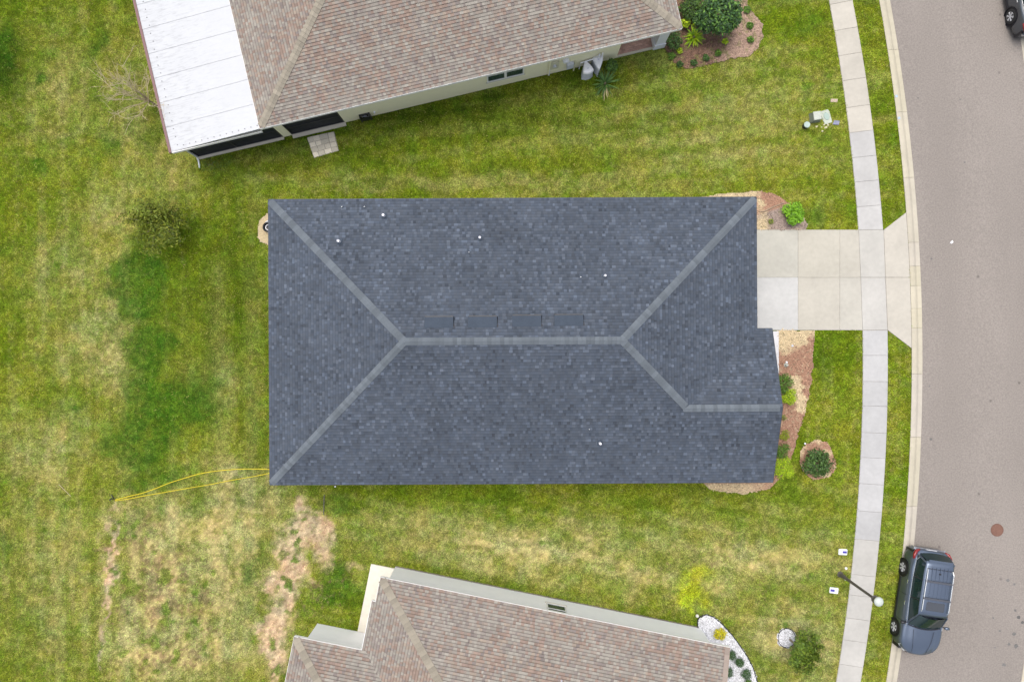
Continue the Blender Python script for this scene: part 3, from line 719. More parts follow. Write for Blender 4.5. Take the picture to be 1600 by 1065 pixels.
MB().tube([(uf+.9,wv-.1,1.25),(uf+.9,wv-.1,.2)], .045, 8).tube([(uf+1.05,wv-.1,1.3),(uf+1.05,wv-.1,.2)], .045, 8).build('water_pipe', M['whiteplastic'], h1)
# downspout near the window
MB().box(w1(858.5,1)-.04,wv-.07,.0,w1(858.5,1)+.04,wv,zt).build('downspout', M['stucco'], h1, color=CREAM)

# hose reel standing by the wall
x, y = P(573, 185); hr = empty('hose_reel', (x, y, 0), T1)
tag(hr, 'small black hose reel standing against the cream wall', 'hose reel')
MB().lathe([(.24,-.14),(.24,-.11),(.13,-.11),(.13,.11),(.24,.11),(.24,.14)], (0,0,.3), 20, axis='y').build('drum', M['blackplastic'], hr, smooth=False)
MB().box(-.27,-.16,0,-.23,.16,.62).box(.23,-.16,0,.27,.16,.62).box(-.27,-.04,.58,.27,.04,.62).build('stand', M['dark'], hr)
MB().tube([(.17*math.cos(a),-.1+.2*(a%6.283)/6.283,.3+.17*math.sin(a)) for a in np.linspace(0,25,60)], .018, 6).build('hose', M['greyplastic'], hr)
x, y = P(584.5, 176, .6)
MB().lathe([(.05,0),(.05,-.06),(.02,-.07),(.02,-.12),(0,-.12)], (w1(584.5,.6),wv,.55), 12, axis='y').build('tap', M['whiteplastic'], h1)

# moulded pump covers
def pump_cover(px, py, ang, wd, dp, h, label):
    x, y = P(px, py); r = empty('pump_cover', (x, y, 0), ang); tag(r, label, 'pump cover', 'light grey pump covers beside the cream wall')
    def ring(s, z):
        pts = []
        for i in range(13):
            t = -1+2*i/12; pts.append((wd/2*t*s, (-dp/2-.10*(1-t*t))*s, z))
        for i in range(1, 12):
            t = i/12; pts.append((wd/2*(1-t**1.5)*s, (-dp/2+dp*t)*s, z))
        pts.append((0, dp/2*s, z))
        for i in range(11, 0, -1):
            t = i/12; pts.append((-wd/2*(1-t**1.5)*s, (-dp/2+dp*t)*s, z))
        return pts
    def loft(rings, name, m):
        mb = MB(); n = len(rings[0]); vs = [p for q in rings for p in q]
        fs = [(k*n+i, k*n+(i+1)%n, (k+1)*n+(i+1)%n, (k+1)*n+i) for k in range(len(rings)-1) for i in range(n)]+[tuple((len(rings)-1)*n+i for i in range(n))]
        mb.add(vs, fs); return mb.build(name, m, r)
    loft([ring(1.08,0),ring(1.0,.15*h),ring(.92,h-.1)], 'skirt', M['greyplastic'])
    loft([ring(.98,h-.1),ring(.97,h-.05),ring(.9,h+.02),ring(.6,h+.05)], 'lid', M['whiteplastic'])
    MB().box(-.04,-dp*.3,h+.03,.04,-dp*.3+.05,h+.07).build('handle', M['greyplastic'], r)
pump_cover(914.5, 112, T1+.05, .56, .62, .75, 'shorter light grey pump cover with a white pointed lid, left one of the pair')
pump_cover(932, 110, math.pi+.1, .54, .66, .85, 'taller light grey pump cover leaning towards the dark round bush')

# ---- brown roofed house to the south
T2 = R(-11.36); O2 = (-6.09, -10.89)
h2 = empty('house', (*O2, 0), T2)
tag(h2, 'white walled house with mottled brown shingles beside the white gravel bed', 'house')
def fl(ps): return [(a, -b, c) for a, b, c in ps]
uo = .03; ue1 = 16.45; hv = 6.5; zr2 = ZE+hv*k3
faces2 = [ [fl([(uo,0,ZE),(ue1,0,ZE),(ue1,6.5,zr2),(uo+6.5,6.5,zr2)])], [fl([(uo,13,ZE),(ue1,13,ZE),(ue1,6.5,zr2),(uo+6.5,6.5,zr2)])],
           [fl([(uo,0,ZE),(uo,13,ZE),(uo+6.5,6.5,zr2)]), fl([(-.156,1.16,ZE-.062),(uo,1.16,ZE),(uo,13,ZE),(-.156,13,ZE-.062)])] ]
hw2 = 4.27; zw = ZE+hw2*k3
faces2 += [ [fl([(-3.33,3.46,ZE),(8,3.46,ZE),(8,7.73,zw),(.94,7.73,zw)])], [fl([(-3.33,12,ZE),(8,12,ZE),(8,7.73,zw),(.94,7.73,zw)])], [fl([(-3.33,3.46,ZE),(-3.33,12,ZE),(.94,7.73,zw)])] ]
deck = MB(); sh = MB(); rng = random.Random(21)
# the wing's north slope stops at the valley
faces2[3] = [fl([(-3.33,3.46,ZE),(.03,3.46,ZE),(4.3,7.73,zw),(.94,7.73,zw)])]
faces2[4] = [fl([(-3.33,12,ZE),(.03,12,ZE),(4.3,7.73,zw),(.94,7.73,zw)])]
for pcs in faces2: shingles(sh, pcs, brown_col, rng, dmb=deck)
roof2 = deck.build('roof', M['brown_trim'], h2); sh.build('shingles', M['shingle'], roof2, kind='stuff')
for A, B, nl, nr in (((uo,0,ZE),(uo+6.5,-6.5,zr2),(-1,0,-k3),(0,1,-k3)), ((-3.33,-3.46,ZE),(.94,-7.73,zw),(-1,0,-k3),(0,1,-k3)),
                     ((uo+6.45,-6.5,zr2),(ue1,-6.5,zr2),(0,1,-k3),(0,-1,-k3))):
    caps(roof2, A, B, nl, nr, .37, .20, brown_cap, rng)
rk = MB()
for i in range(22):
    v0 = i*.3; z0 = ZE+v0*k3; z1 = ZE+(v0+.3)*k3; c = random.uniform(.88,1.08)
    rk.add([(ue1-.22,-v0,z0+.03),(ue1+.02,-v0,z0+.03),(ue1+.02,-v0-.3,z1+.022),(ue1-.22,-v0-.3,z1+.022),(ue1+.02,-v0,z0-.03),(ue1+.02,-v0-.3,z1-.03)], [(0,3,2,1),(1,2,5,4)], (.275*c,.225*c,.19*c))
rk.build('rake_shingles', M['shingle'], roof2, kind='stuff')
MB().box(ue1-.01,-.02,ZE-.15,ue1+.02,.0,ZE+.01).build('rake_end', M['trim'], roof2)
eb = MB(); eave_board(eb, fl([(uo,1.16,ZE),(uo,0,ZE),(ue1,0,ZE),(ue1,6.5,zr2),(ue1,13,ZE)])[::-1]); eave_board(eb, fl([(-3.33,12,ZE),(-3.33,3.46,ZE),(-.156,3.46,ZE),(-.156,1.16,ZE-.06),(uo,1.16,ZE)])[::-1])
eb.build('fascia', M['trim'], h2)
so_ = MB(); so_.add([(uo,0,ZE-.13),(uo,-13,ZE-.13),(ue1,-13,ZE-.13),(ue1,0,ZE-.13)], [(0,1,2,3)]).add([(-3.33,-3.46,ZE-.132),(-3.33,-12,ZE-.132),(uo,-12,ZE-.132),(uo,-3.46,ZE-.132)], [(0,1,2,3)])
so_.build('soffit', M['trim'], h2)
WH = (.86,.855,.855)
wb = MB(); wb.box(.30,-12.6,-.1,16.0,-.42,zt); wb.box(-2.98,-11.6,-.1,.30,-3.98,zt); wb.add(fl([(16.0,.42,zt),(16.0,12.6,zt),(16.0,6.5,zr2-.08)]), [(0,1,2)])
wb.build('wall', M['stucco'], h2, color=WH)
def w2(px, z, v=.42):
    X = (px-800)*(H-z)/F; return (X-O2[0]+v*math.sin(-T2))/math.cos(T2)
window(h2, w2(855.5,.95), w2(882,.95), .88, 2.0, -.42, 1, mid=False)
MB().box(.3,-.415,-.02,16.0,-.36,.03).build('footing', M['joint'], h2)
MB().lathe([(.045,0),(.045,.3),(0,.31)], (*[(lambda q: (q[0], q[1]))((9.0, -2.6))][0], ZE+2.6*k3), 12).build('vent_pipe', M['whiteplastic'], h2)
tag(MB().prism([(lambda u, v: (O2[0]+u*math.cos(T2)+v*math.sin(T2)*1, O2[1]+u*math.sin(T2)-v*math.cos(T2)))(u, v) for u, v in ((-.92,.5),(.36,.5),(.36,3.96),(-.92,3.96))], -.06, .07, inset=.01).build('patio_slab', M['concrete'], None, color=(.60,.56,.48)),
    'cream concrete slab in the corner of the white walled house, scuffed with faint dark marks', 'patio slab')

# ------------------------------------------------------------------ beds
def inside_cells(poly, st=.045):
    a = np.array(poly); x0, y0 = a.min(0)-.1; x1, y1 = a.max(0)+.1
    nx = int((x1-x0)/st)+1; ny = int((y1-y0)/st)+1
    gx, gy = np.meshgrid(x0+np.arange(nx+1)*st, y0+np.arange(ny+1)*st, indexing='ij')
    cx = (gx[:-1,:-1]+st/2).ravel(); cy = (gy[:-1,:-1]+st/2).ravel()
    jx = (fbm(cx, cy, .4, 1)-.5)*.25; jy = (fbm(cx, cy, .4, 3)-.5)*.25
    ok = inpoly(cx+jx, cy+jy, poly); I = np.arange((nx+1)*(ny+1)).reshape(nx+1, ny+1)
    Fq = np.stack([I[:-1,:-1].ravel(), I[1:,:-1].ravel(), I[1:,1:].ravel(), I[:-1,1:].ravel()], 1)[ok]
    used = np.unique(Fq); mp = -np.ones((nx+1)*(ny+1), int); mp[used] = np.arange(len(used))
    X = gx.ravel()[used]; Y = gy.ravel()[used]
    return X, Y, mp[Fq], (cx[ok], cy[ok])
SAND = np.array((.50,.40,.25)); MULCH = np.array((.24,.14,.095)); GREYM = np.array((.30,.235,.20)); PINK = np.array((.36,.25,.19)); DSOIL = np.array((.12,.075,.055))
def bed(name, poly, colf, chips=0, chipf=None, z=.035, csize=(.02,.06), seed=0, chipname='wood_chips', clabel=None, kindlabel=None):
    X, Y, Fq, (cx, cy) = inside_cells(poly)
    Z = z+(fbm(X, Y, .35, 2)-.5)*.03
    o = fastmesh(name, np.stack([X, Y, Z], 1), Fq, M['soil'], colf(X, Y), 'POINT', 4); tag(o, kind='structure')
    if chips:
        r = np.random.RandomState(seed+5); n = chips; i = r.randint(0, len(cx), n)
        x = cx[i]+r.uniform(-.035,.035,n); y = cy[i]+r.uniform(-.035,.035,n); keep = r.rand(n) < chipf(x, y)[1]; x = x[keep]; y = y[keep]; n = len(x)
        L_ = r.uniform(*csize, n); W_ = L_*r.uniform(.3,.8,n); a = r.uniform(0, 6.28, n); ti = r.uniform(-.5,.5,(n,2))
        ca, sa = np.cos(a), np.sin(a); base = np.stack([x, y, z+.012+r.rand(n)*.02], 1); vs = []
        for sx, sy in ((-1,-1),(1,-1),(1,1),(-1,1)):
            dx = sx*L_/2; dy = sy*W_/2; vs.append(base+np.stack([dx*ca-dy*sa, dx*sa+dy*ca, dx*ti[:,0]*.6+dy*ti[:,1]*.6], 1))
        for sx, sy in ((-1,-1),(1,-1),(1,1),(-1,1)):
            dx = sx*L_/2; dy = sy*W_/2; vs.append(base+np.stack([dx*ca-dy*sa, dx*sa+dy*ca, dx*ti[:,0]*.6+dy*ti[:,1]*.6-.02], 1))
        Vv = np.stack(vs, 1).reshape(-1, 3); b = (np.arange(n)*8)[:, None]
        Fc = np.concatenate([b+np.array([q]) for q in ((0,1,2,3),(0,4,5,1),(1,5,6,2),(2,6,7,3),(3,7,4,0))], 1).reshape(-1, 4)
        c = chipf(x, y)[0]*r.uniform(.45,1.7,(n,1)); c = np.repeat(c, 5, 0)
        tag(fastmesh(chipname, Vv, Fc, M['chip'], c, 'FACE', 4), clabel, kind='stuff')
    return o
def two(a, b, f): return a*(1-f[:, None])+b*f[:, None]
def c_ne(x, y):
    px = 800+x*F/H; py = 532.5-y*F/H; n = fbm(x, y, .5, 2)
    sand = np.clip(smooth(1195-px+30*(n-.5)*4, 0, 40)*smooth(335-py, 0, 15)+np.exp(-((px-1190)/10)**2-((py-352)/12)**2)*1.6+smooth(n, .55, .7)*.4, 0, 1)
    g = smooth(py-326-(1215-px)*.3, -3, 3)
    return two(two(MULCH*1.4, GREYM, g), SAND, sand)
def c_se(x, y):
    px = 800+x*F/H; py = 532.5-y*F/H; n = fbm(x, y, .45, 2)
    s = smooth(548-py-(px-1225)*.35+40*(n-.5), -6, 8)
    s = np.maximum(s, np.exp(-(((px-1256)+(py-620)*.25)/9)**2)*smooth(py, 575, 590)*smooth(652, py, py*0+1) if False else s)
    band = np.exp(-((px-(1240+(py-590)*.28))/11)**2)*smooth(py, 578, 592)*(1-smooth(py, 640, 655))
    s = np.maximum(s, smooth(band*1.05+(fbm(x, y, .16, 4, 3)-.5)*1.6, .45, .75)); s = np.maximum(s, smooth(py, 752, 757)*.9*smooth(1210-px+30*(n-.5), 0, 60))
    return two(two(MULCH*1.3, np.array((.40,.30,.20)), smooth(fbm(x, y, .12, 7, 2), .58, .74)*.6), SAND, np.clip(s, 0, 1))
def c_ring(x, y):
    n = fbm(x, y, .35, 2); return two(MULCH*1.5, SAND, smooth(n, .45, .62)*.8)
def c_w(x, y): return two(SAND*1.0, SAND*.85, fbm(x, y, .3, 1))
def c_n(x, y):
    px = 800+x*F/H; py = 532.5-y*F/H; n = fbm(x, y, .5, 2); f = smooth(px+py*.3+(n-.5)*60, 1120, 1175)
    n2 = fbm(x, y, .18, 4, 2); return two(two(two(DSOIL, MULCH, np.clip(n, 0, 1)), PINK, f), np.array((.16,.17,.05)), smooth(n2, .55, .7)*.5)
bed('front_bed_soil', BED_NE, c_ne, 2600, lambda x, y: (c_ne(x, y), .9*np.ones(len(x))), seed=1, chipname='bark_chips', clabel='loose bark chips in the bed by the house corner')
bed('front_bed_soil', BED_SE, c_se, 7000, lambda x, y: (c_se(x, y), np.where(c_se(x, y)[:, 0] > .5, .12, .95)), seed=2, chipname='bark_chips', clabel='red brown bark chips in the long front bed')
bed('ring_bed_soil', BED_RING, c_ring, 1200, lambda x, y: (c_ring(x, y), .8*np.ones(len(x))), seed=3, chipname='bark_chips', clabel='bark chips round the dark shrub on the front lawn')
bed('sand_bed', BED_WEST, c_w, 300, lambda x, y: (c_w(x, y), .6*np.ones(len(x))), seed=4, chipname='sand_pebbles', clabel='small pebbles in the sand beside the left wall', csize=(.01,.03))
bed('corner_bed_soil', BED_NORTH, c_n, 9000, lambda x, y: (c_n(x, y), .9*np.ones(len(x))), seed=5, chipname='bark_chips', clabel='pinkish bark chips under the bushes at the top house corner')
def c_g(x, y): return np.array((.62,.62,.64))[None]*(.93+.12*fbm(x, y, .3, 1))[:, None]
bed('gravel_bed', GRAVEL, c_g, 16000, lambda x, y: (c_g(x, y), np.ones(len(x))), seed=6, chipname='white_gravel', clabel='white gravel round the corner of the white walled house', csize=(.02,.045))
bed('gravel_bed', GRAVEL_RING, c_g, 1500, lambda x, y: (c_g(x, y), np.ones(len(x))), seed=7, chipname='white_gravel', clabel='white gravel in the small round bed', csize=(.02,.045))
e = MB().tube([(x, y, .045) for x, y in GRAVEL[:13]], .028, 6).build('bed_edging', M['blackplastic']); tag(e, 'black edging strip curving round the white gravel bed', 'edging')
e = MB().tube([(x, y, .045) for x, y in GRAVEL_RING+GRAVEL_RING[:1]], .025, 6).build('bed_edging', M['blackplastic']); tag(e, 'black edging ring round the small white gravel circle', 'edging')
x, y = P(1089, 961); tag(MB().lathe([(.07,0),(.085,.05),(.06,.11),(0,.13)], (x, y, 0), 10).build('rock', M['stone'], color=(.62,.6,.55)), 'white rock at the tip of the white gravel bed', 'rock')

# wooden log in the front bed
lg = MB(); lp = [P(1186,331), P(1193,330.5), P(1207,324), P(1224,317)]
lg.tube([(x, y, .06) for x, y in lp], [.035,.04,.035,.025], 7); tag(lg.build('branch_log', M['wood']), 'thin weathered stick lying across the bark bed', 'stick')

# small white fitting in the front bed
x, y = P(1227, 570); fx = empty('garden_ornament', (x, y, .03)); tag(fx, 'small pale ornament standing in the bark bed near the entry path', 'ornament')
MB().lathe([(.09,0),(.10,.04),(.05,.1),(.07,.2),(.04,.28),(0,.3)], n=10).build('body', M['stone'], fx, color=(.45,.47,.42))
MB().lathe([(.05,0),(.05,.12),(0,.14)], (.02,.14,0), 8).build('base', M['whiteplastic'], fx)
x, y = P(1237.5, 540); tag(MB().lathe([(.05,0),(.06,.03),(.03,.06),(0,.06)], (x, y, .03), 10).build('lawn_sprinkler', M['greyplastic']), 'grey sprinkler head in the sand near the driveway', 'sprinkler')

# ------------------------------------------------------------------ plants
def leaves(mb, pts, rng, size, cols, up=.5, asp=.5):
    for p, nrm in pts:
        n = Vector((nrm[0]+rng.gauss(0,.5), nrm[1]+rng.gauss(0,.5), nrm[2]+up+rng.gauss(0,.3))).normalized()
        a = n.cross(Vector((rng.gauss(0,1), rng.gauss(0,1), rng.gauss(0,1)))).normalized(); b = n.cross(a)
        L_ = size*rng.uniform(.6, 1.4); W_ = L_*asp; p = Vector(p)
        c = cols[rng.randrange(len(cols))]; f = rng.uniform(.7, 1.3)
        mb.add([p-a*L_*.5, p+b*W_*.5+n*L_*.08, p+a*L_*.5, p-b*W_*.5+n*L_*.08], [(0,1,2,3)], (c[0]*f, c[1]*f, c[2]*f))
def crown_pts(rng, lobes, n, shell=.55):
    tot = sum(l[3]*l[4] for l in lobes); out = []
    for (x, y, z, r, rz) in lobes:
        k = int(n*r*rz/tot)
        for _ in range(k):
            d = Vector((rng.gauss(0,1), rng.gauss(0,1), rng.gauss(0,1))).normalized()
            if d.z < -.35: d.z *= -.6
            q = (shell+(1-shell)*rng.random())*(1+.12*math.sin(5*d.x+x*3)*math.cos(6*d.y+y*2)); out.append(((x+d.x*r*q, y+d.y*r*q, z+d.z*rz*q), d))
    return out
DK = [(.04,.085,.016),(.055,.115,.02),(.028,.06,.014),(.07,.14,.025)]
MDG = [(.08,.17,.015),(.10,.20,.018),(.06,.12,.015)]
BRT = [(.16,.34,.012),(.20,.40,.015),(.11,.25,.012),(.14,.30,.01)]
YGR = [(.33,.46,.01),(.40,.52,.012),(.25,.38,.01),(.18,.28,.01)]
YLW = [(.62,.52,.01),(.55,.48,.01),(.66,.60,.02),(.35,.34,.01)]
OLV = [(.17,.21,.02),(.13,.18,.015),(.22,.24,.025),(.08,.11,.01)]
def shrub(px, py, r, h, cols, label, n=900, size=.07, lobes=None, seed=0, group=None, nl=6, cat='shrub', zc=None, name='shrub', asp=.5, core=True):
    rng = random.Random(seed*7+int(px)); zc = h*.5 if zc is None else zc
    x, y = P(px, py, zc); root = empty(name, (x, y, 0)); tag(root, label, cat, group)
    if lobes is None:
        lobes = [(0,0,zc,r*.72,h*.42)]
        for i in range(nl):
            a = i*2*math.pi/nl+rng.uniform(-.4,.4); d = r*rng.uniform(.45,.62); lobes.append((d*math.cos(a), d*math.sin(a), zc*rng.uniform(.8,1.1), r*rng.uniform(.34,.48), h*rng.uniform(.24,.38)))
    m = MB(); leaves(m, crown_pts(rng, lobes, n), rng, size, cols, asp=asp)
    m.build('foliage', M['leaf'], root)
    s = MB()
    for i in range(4):
        a = rng.uniform(0, 6.28); s.tube([(0,0,-.02),(r*.15*math.cos(a), r*.15*math.sin(a), h*.3),(r*.4*math.cos(a), r*.4*math.sin(a), h*.65)], [.02+.01*h,.015,.006], 5)
    s.build('stem', M['bark'], root)
    return root
# in front of the dark roofed house
shrub(1240, 334, .66, .8, BRT, 'bright green leafy shrub at the corner of the driveway and the bark bed', n=1500, size=.12, seed=1)
shrub(1204.5, 346, .18, .3, [(.22,.26,.03),(.16,.2,.03)], 'tiny olive green shrub alone in the grey bark beside the driveway', n=160, size=.06, seed=2)
shrub(1224, 598, .62, .7, MDG, 'mid green clipped shrub close to the roof edge above the lime one', n=1500, size=.07, seed=3)
shrub(1233, 620, .48, .65, YGR, 'lime green clipped shrub at the middle of the front bed', n=1300, size=.07, seed=4)
shrub(1226, 680, .33, .45, [(.26,.30,.012),(.2,.26,.01)], 'small yellow green clipped shrub beside the narrow bark strip', n=600, size=.05, seed=5)
shrub(1221, 704, .48, .6, MDG, 'mid green shrub between the small yellow green and the large lime shrubs', n=1000, size=.07, seed=6)
shrub(1225, 731, .60, .65, YGR, 'large lime yellow shrub at the lower front corner of the dark roof', n=1900, size=.075, seed=7)
shrub(1225, 652, .18, .2, [(.22,.24,.05),(.16,.2,.03)], 'thin pale weedy plant in the bark under the gable tip', n=90, size=.06, seed=8)
shrub(1278, 724, .88, 1.0, DK, 'dark green loose shrub in the round bark bed on the front lawn', n=1500, size=.13, seed=9, nl=8)
# white gravel bed
for i, (px, py, r, lb) in enumerate(((1143,1023,.27,'dark green ball shrub half hidden by the brown roof, upper one of the two'), (1155.5,1034,.255,'dark green ball shrub with a few orange tips, nearest the middle of the gravel'),
        (1138,1049.5,.28,'dark green ball shrub half hidden by the brown roof, lower one of the two'), (1166,1052,.29,'largest dark green ball shrub, beside the black edging'), (1169,1066,.2,'pale green small ball shrub at the very bottom of the gravel bed'))):
    shrub(px, py, r, .5, [(.035,.085,.02),(.045,.105,.022)] if i < 4 else MDG, lb, n=1300, size=.035, lobes=[(0,0,.27,r,.25)], seed=20+i, group='clipped ball shrubs in the white gravel', asp=.7)
shrub(1125, 991, .36, .4, YLW, 'bright yellow flowering shrub in the white gravel by the brown roof', n=420, size=.09, seed=30, nl=9)
def small_tree(px, py, h, crown_r, cols, label, n, size, seed, lobes=None, trunk=.05, asp=.35, lean=(0,0), spread=.7, fall=.3):
    rng = random.Random(seed); x, y = P(px, py); root = empty('small_tree', (x, y, 0)); tag(root, label, 'tree')
    tr = MB(); top = (lean[0], lean[1], h*.55); tr.tube([(0,0,-.05),(lean[0]*.4, lean[1]*.4, h*.3), top], [trunk, trunk*.8, trunk*.55], 8); tr.build('trunk', M['bark'], root)
    pts = []
    for i in range(12):
        a = i*.5236+rng.uniform(-.2,.2); el_ = rng.uniform(.05,.9); L_ = crown_r*rng.uniform(.75,1.15)
        p = [Vector(top)]; d = Vector((math.cos(a)*math.cos(el_), math.sin(a)*math.cos(el_), math.sin(el_)*.8))
        for k in range(5): p.append(p[-1]+d*L_/5+Vector((rng.gauss(0,.03), rng.gauss(0,.03), rng.gauss(0,.03)-.012*k*k*fall)))
        MB().tube(p, [trunk*.45, trunk*.35, trunk*.28, trunk*.2, trunk*.14, trunk*.06], 5).build('branch', M['bark'], root)
        for k in range(1, 6):
            for _ in range(int(n/60)):
                q = p[k]+Vector((rng.gauss(0,1), rng.gauss(0,1), rng.gauss(0,.7)))*crown_r*.13; pts.append((q, d))
    m = MB(); leaves(m, pts, rng, size, cols, up=.3, asp=asp); m.build('crown', M['leaf'], root)
small_tree(1233, 997, 1.6, .85, [(.10,.17,.015),(.07,.12,.012),(.15,.21,.02)], 'olive green small tree growing out of the small white gravel circle', 5000, .16, 41, lean=(.35,-.3))
small_tree(271, 358, 2.2, 1.5, OLV, 'sprawling olive green small tree on the left lawn, bare soil at its foot', 3800, .17, 42, lean=(-.1,.05), trunk=.05, asp=.32)
small_tree(-26, 88, 4.2, 1.3, [(.03,.06,.012),(.045,.08,.015)], 'dark tree edge just showing at the upper left margin of the lawn', 1600, .2, 43, trunk=.1, asp=.5)

# bushes by the top house corner
GB = 'shrubs in the bark bed by the top house corner'
shrub(1080, 12, .75, 1.1, DK+MDG[:1], 'dark green bush against the end wall of the brown roofed house', n=1700, size=.10, seed=50)
shrub(1124, 20, 1.22, 2.2, [(.03,.08,.02),(.06,.14,.02),(.045,.10,.03),(.025,.06,.02),(.10,.20,.03)], 'largest dark green bush in the corner bed', n=6500, size=.15, seed=51, nl=12, zc=1.5)
shrub(1053, 64, .5, .8, DK, 'dark bush beside the white porch column', n=800, size=.10, seed=52)
shrub(1071, 36, .3, .7, YGR, 'lime stalks of a bush between the dark bush and the house corner', n=260, size=.12, seed=53)
shrub(1087, 32, .28, .7, YGR, 'thin lime bush beside the largest dark bush', n=260, size=.12, seed=54)
shrub(1062, 79, .2, .35, YGR, 'small lime shrub below the strap leaved plant', n=160, size=.08, seed=55)
for i, (px, py, r, cols, lb) in enumerate(((1103,90,.2,DK,'small dark green tuft at the lower edge of the bark bed'), (1084,98,.22,DK,'dark blue green tuft at the lowest corner of the bark bed'), (1122,83,.2,MDG,'small green tuft right of the lower edge tuft'),
        (1133,65,.17,YGR,'small yellow green tuft in the middle of the pink bark'), (1172,40,.22,MDG,'green tuft near the right edge of the bark, middle of three'), (1173,62,.2,MDG,'green tuft near the right edge of the bark, lowest of three'),
        (1167,15,.22,MDG,'green tuft near the right edge of the bark, topmost of three'), (1148,13,.13,YLW,'tiny yellow flowering tuft beside the largest dark bush'), (1062,100,.2,DK,'dark tuft where the bark meets the lawn below the house corner'), (1050,88,.22,MDG,'green tuft just below the white porch column'))):
    shrub(px, py, r, .3, cols, lb, n=150, size=.11, nl=5, seed=60+i, group='small tufts in the corner bark bed', cat='small plant', name='tuft')
def strap(px, py, n, L_, wd, cols, label, seed, z0=.05, cat='plant', droop=.5, brown=0, name='strap_leaved_plant', hh=.55):
    rng = random.Random(seed); x, y = P(px, py); root = empty(name, (x, y, 0)); tag(root, label, cat)
    for i in range(n):
        a = rng.uniform(0, 6.283); e = rng.uniform(.15, 1.2); l = L_*rng.uniform(.6,1.1); seg = 6; m = MB(); vs = []
        ca, sa = math.cos(a), math.sin(a); r = .02; z = z0; dead = i < brown
        if dead: e = .05; a = R(rng.uniform(250, 300)); ca, sa = math.cos(a), math.sin(a)
        for k in range(seg+1):
            t = k/seg; wv_ = wd*math.sin(math.pi*(.15+.85*t))**.8*(1-t*.3)+.002
            vs += [(r*ca-sa*wv_/2, r*sa+ca*wv_/2, z+wv_*.2), (r*ca, r*sa, z), (r*ca+sa*wv_/2, r*sa-ca*wv_/2, z+wv_*.2)]
            ee = e-droop*2.2*t*t; r += l/seg*math.cos(ee); z = max(.02, z+l/seg*math.sin(ee)*hh*1.6)
        fs = []
        for k in range(seg): fs += [(k*3,k*3+1,k*3+4,k*3+3),(k*3+1,k*3+2,k*3+5,k*3+4)]
        c = (.42,.36,.18) if dead else cols[rng.randrange(len(cols))]; f = rng.uniform(.75,1.25)
        m.add(vs, fs, (c[0]*f, c[1]*f, c[2]*f)); m.build('leaf', M['leaf'], root)
    MB().lathe([(.05,0),(.06,.1),(.03,.25),(0,.3)], n=8).build('stem', M['bark'], root)
strap(1083, 60, 60, .62, .09, [(.22,.36,.01),(.30,.42,.012),(.14,.26,.01)], 'lime yellow strap leaved plant at the brown roof corner', 71)
strap(945, 132, 64, .85, .06, [(.06,.13,.03),(.10,.19,.04),(.045,.10,.025)], 'spiky dark green plant with dry lower leaves growing from the lawn by the pump covers', 72, brown=6, cat='plant')
shrub(955.5, 103, .36, 1.0, DK+MDG, 'dark rounded bush beside the porch pavers', n=1500, size=.09, seed=73)
for i, (px, py, lb) in enumerate(((330,256,'low bright green weeds along the foot of the screened patio'), (1134.5,974,'tiny green weed against the small gravel circle'))):
    if i == 0: shrub(px, py, .5, .14, [(.09,.17,.02),(.13,.22,.02)], lb, n=500, size=.06, seed=80, cat='weeds', name='weed_clump', lobes=[(0,0,.05,.45,.1),(.5,.05,.05,.35,.08),(-.45,-.1,.05,.3,.08),(.9,.2,.04,.3,.07)])
    else: shrub(1227, 976, .16, .14, [(.12,.2,.02)], lb, n=160, size=.05, seed=81, cat='weeds', name='weed_clump')

# bare tree beside the white metal roof
def bare_tree(px, py, label):
    rng = random.Random(15); x, y = P(px, py); root = empty('bare_tree', (x, y, 0)); tag(root, label, 'tree')
    MB().tube([(0,0,-.05),(-.02,.02,.7),(0,0,1.1)], [.06,.05,.045], 8).build('trunk', M['twig'], root)
    def grow(m, p, d, L_, r, lev):
        pts = [p]; k = 6
        for i in range(k):
            d = (d+Vector((rng.gauss(0,.16), rng.gauss(0,.16), rng.gauss(.02,.08)))).normalized(); p = p+d*L_/k; pts.append(p)
            if lev < 2 and i >= 1 and rng.random() < .8:
                s = (d+Vector((rng.gauss(0,.6), rng.gauss(0,.6), rng.gauss(0,.3)))).normalized(); grow(m, p, s, L_*rng.uniform(.35,.6), r*.55, lev+1)
        m.tube(pts, [r*(1-.13*i) for i in range(k+1)], 4)
    for i in range(15):
        a = R(80+i*15+rng.uniform(-8,8)); e = rng.uniform(.35,1.2); m = MB()
        grow(m, Vector((0,0,rng.uniform(.7,1.1))), Vector((math.cos(a)*math.cos(e), math.sin(a)*math.cos(e), math.sin(e))), rng.uniform(1.3,2.2), .024, 0)
        m.build('branch', M['twig'], root)
bare_tree(249, 168, 'leafless tan tree with spreading branches beside the white metal roof')

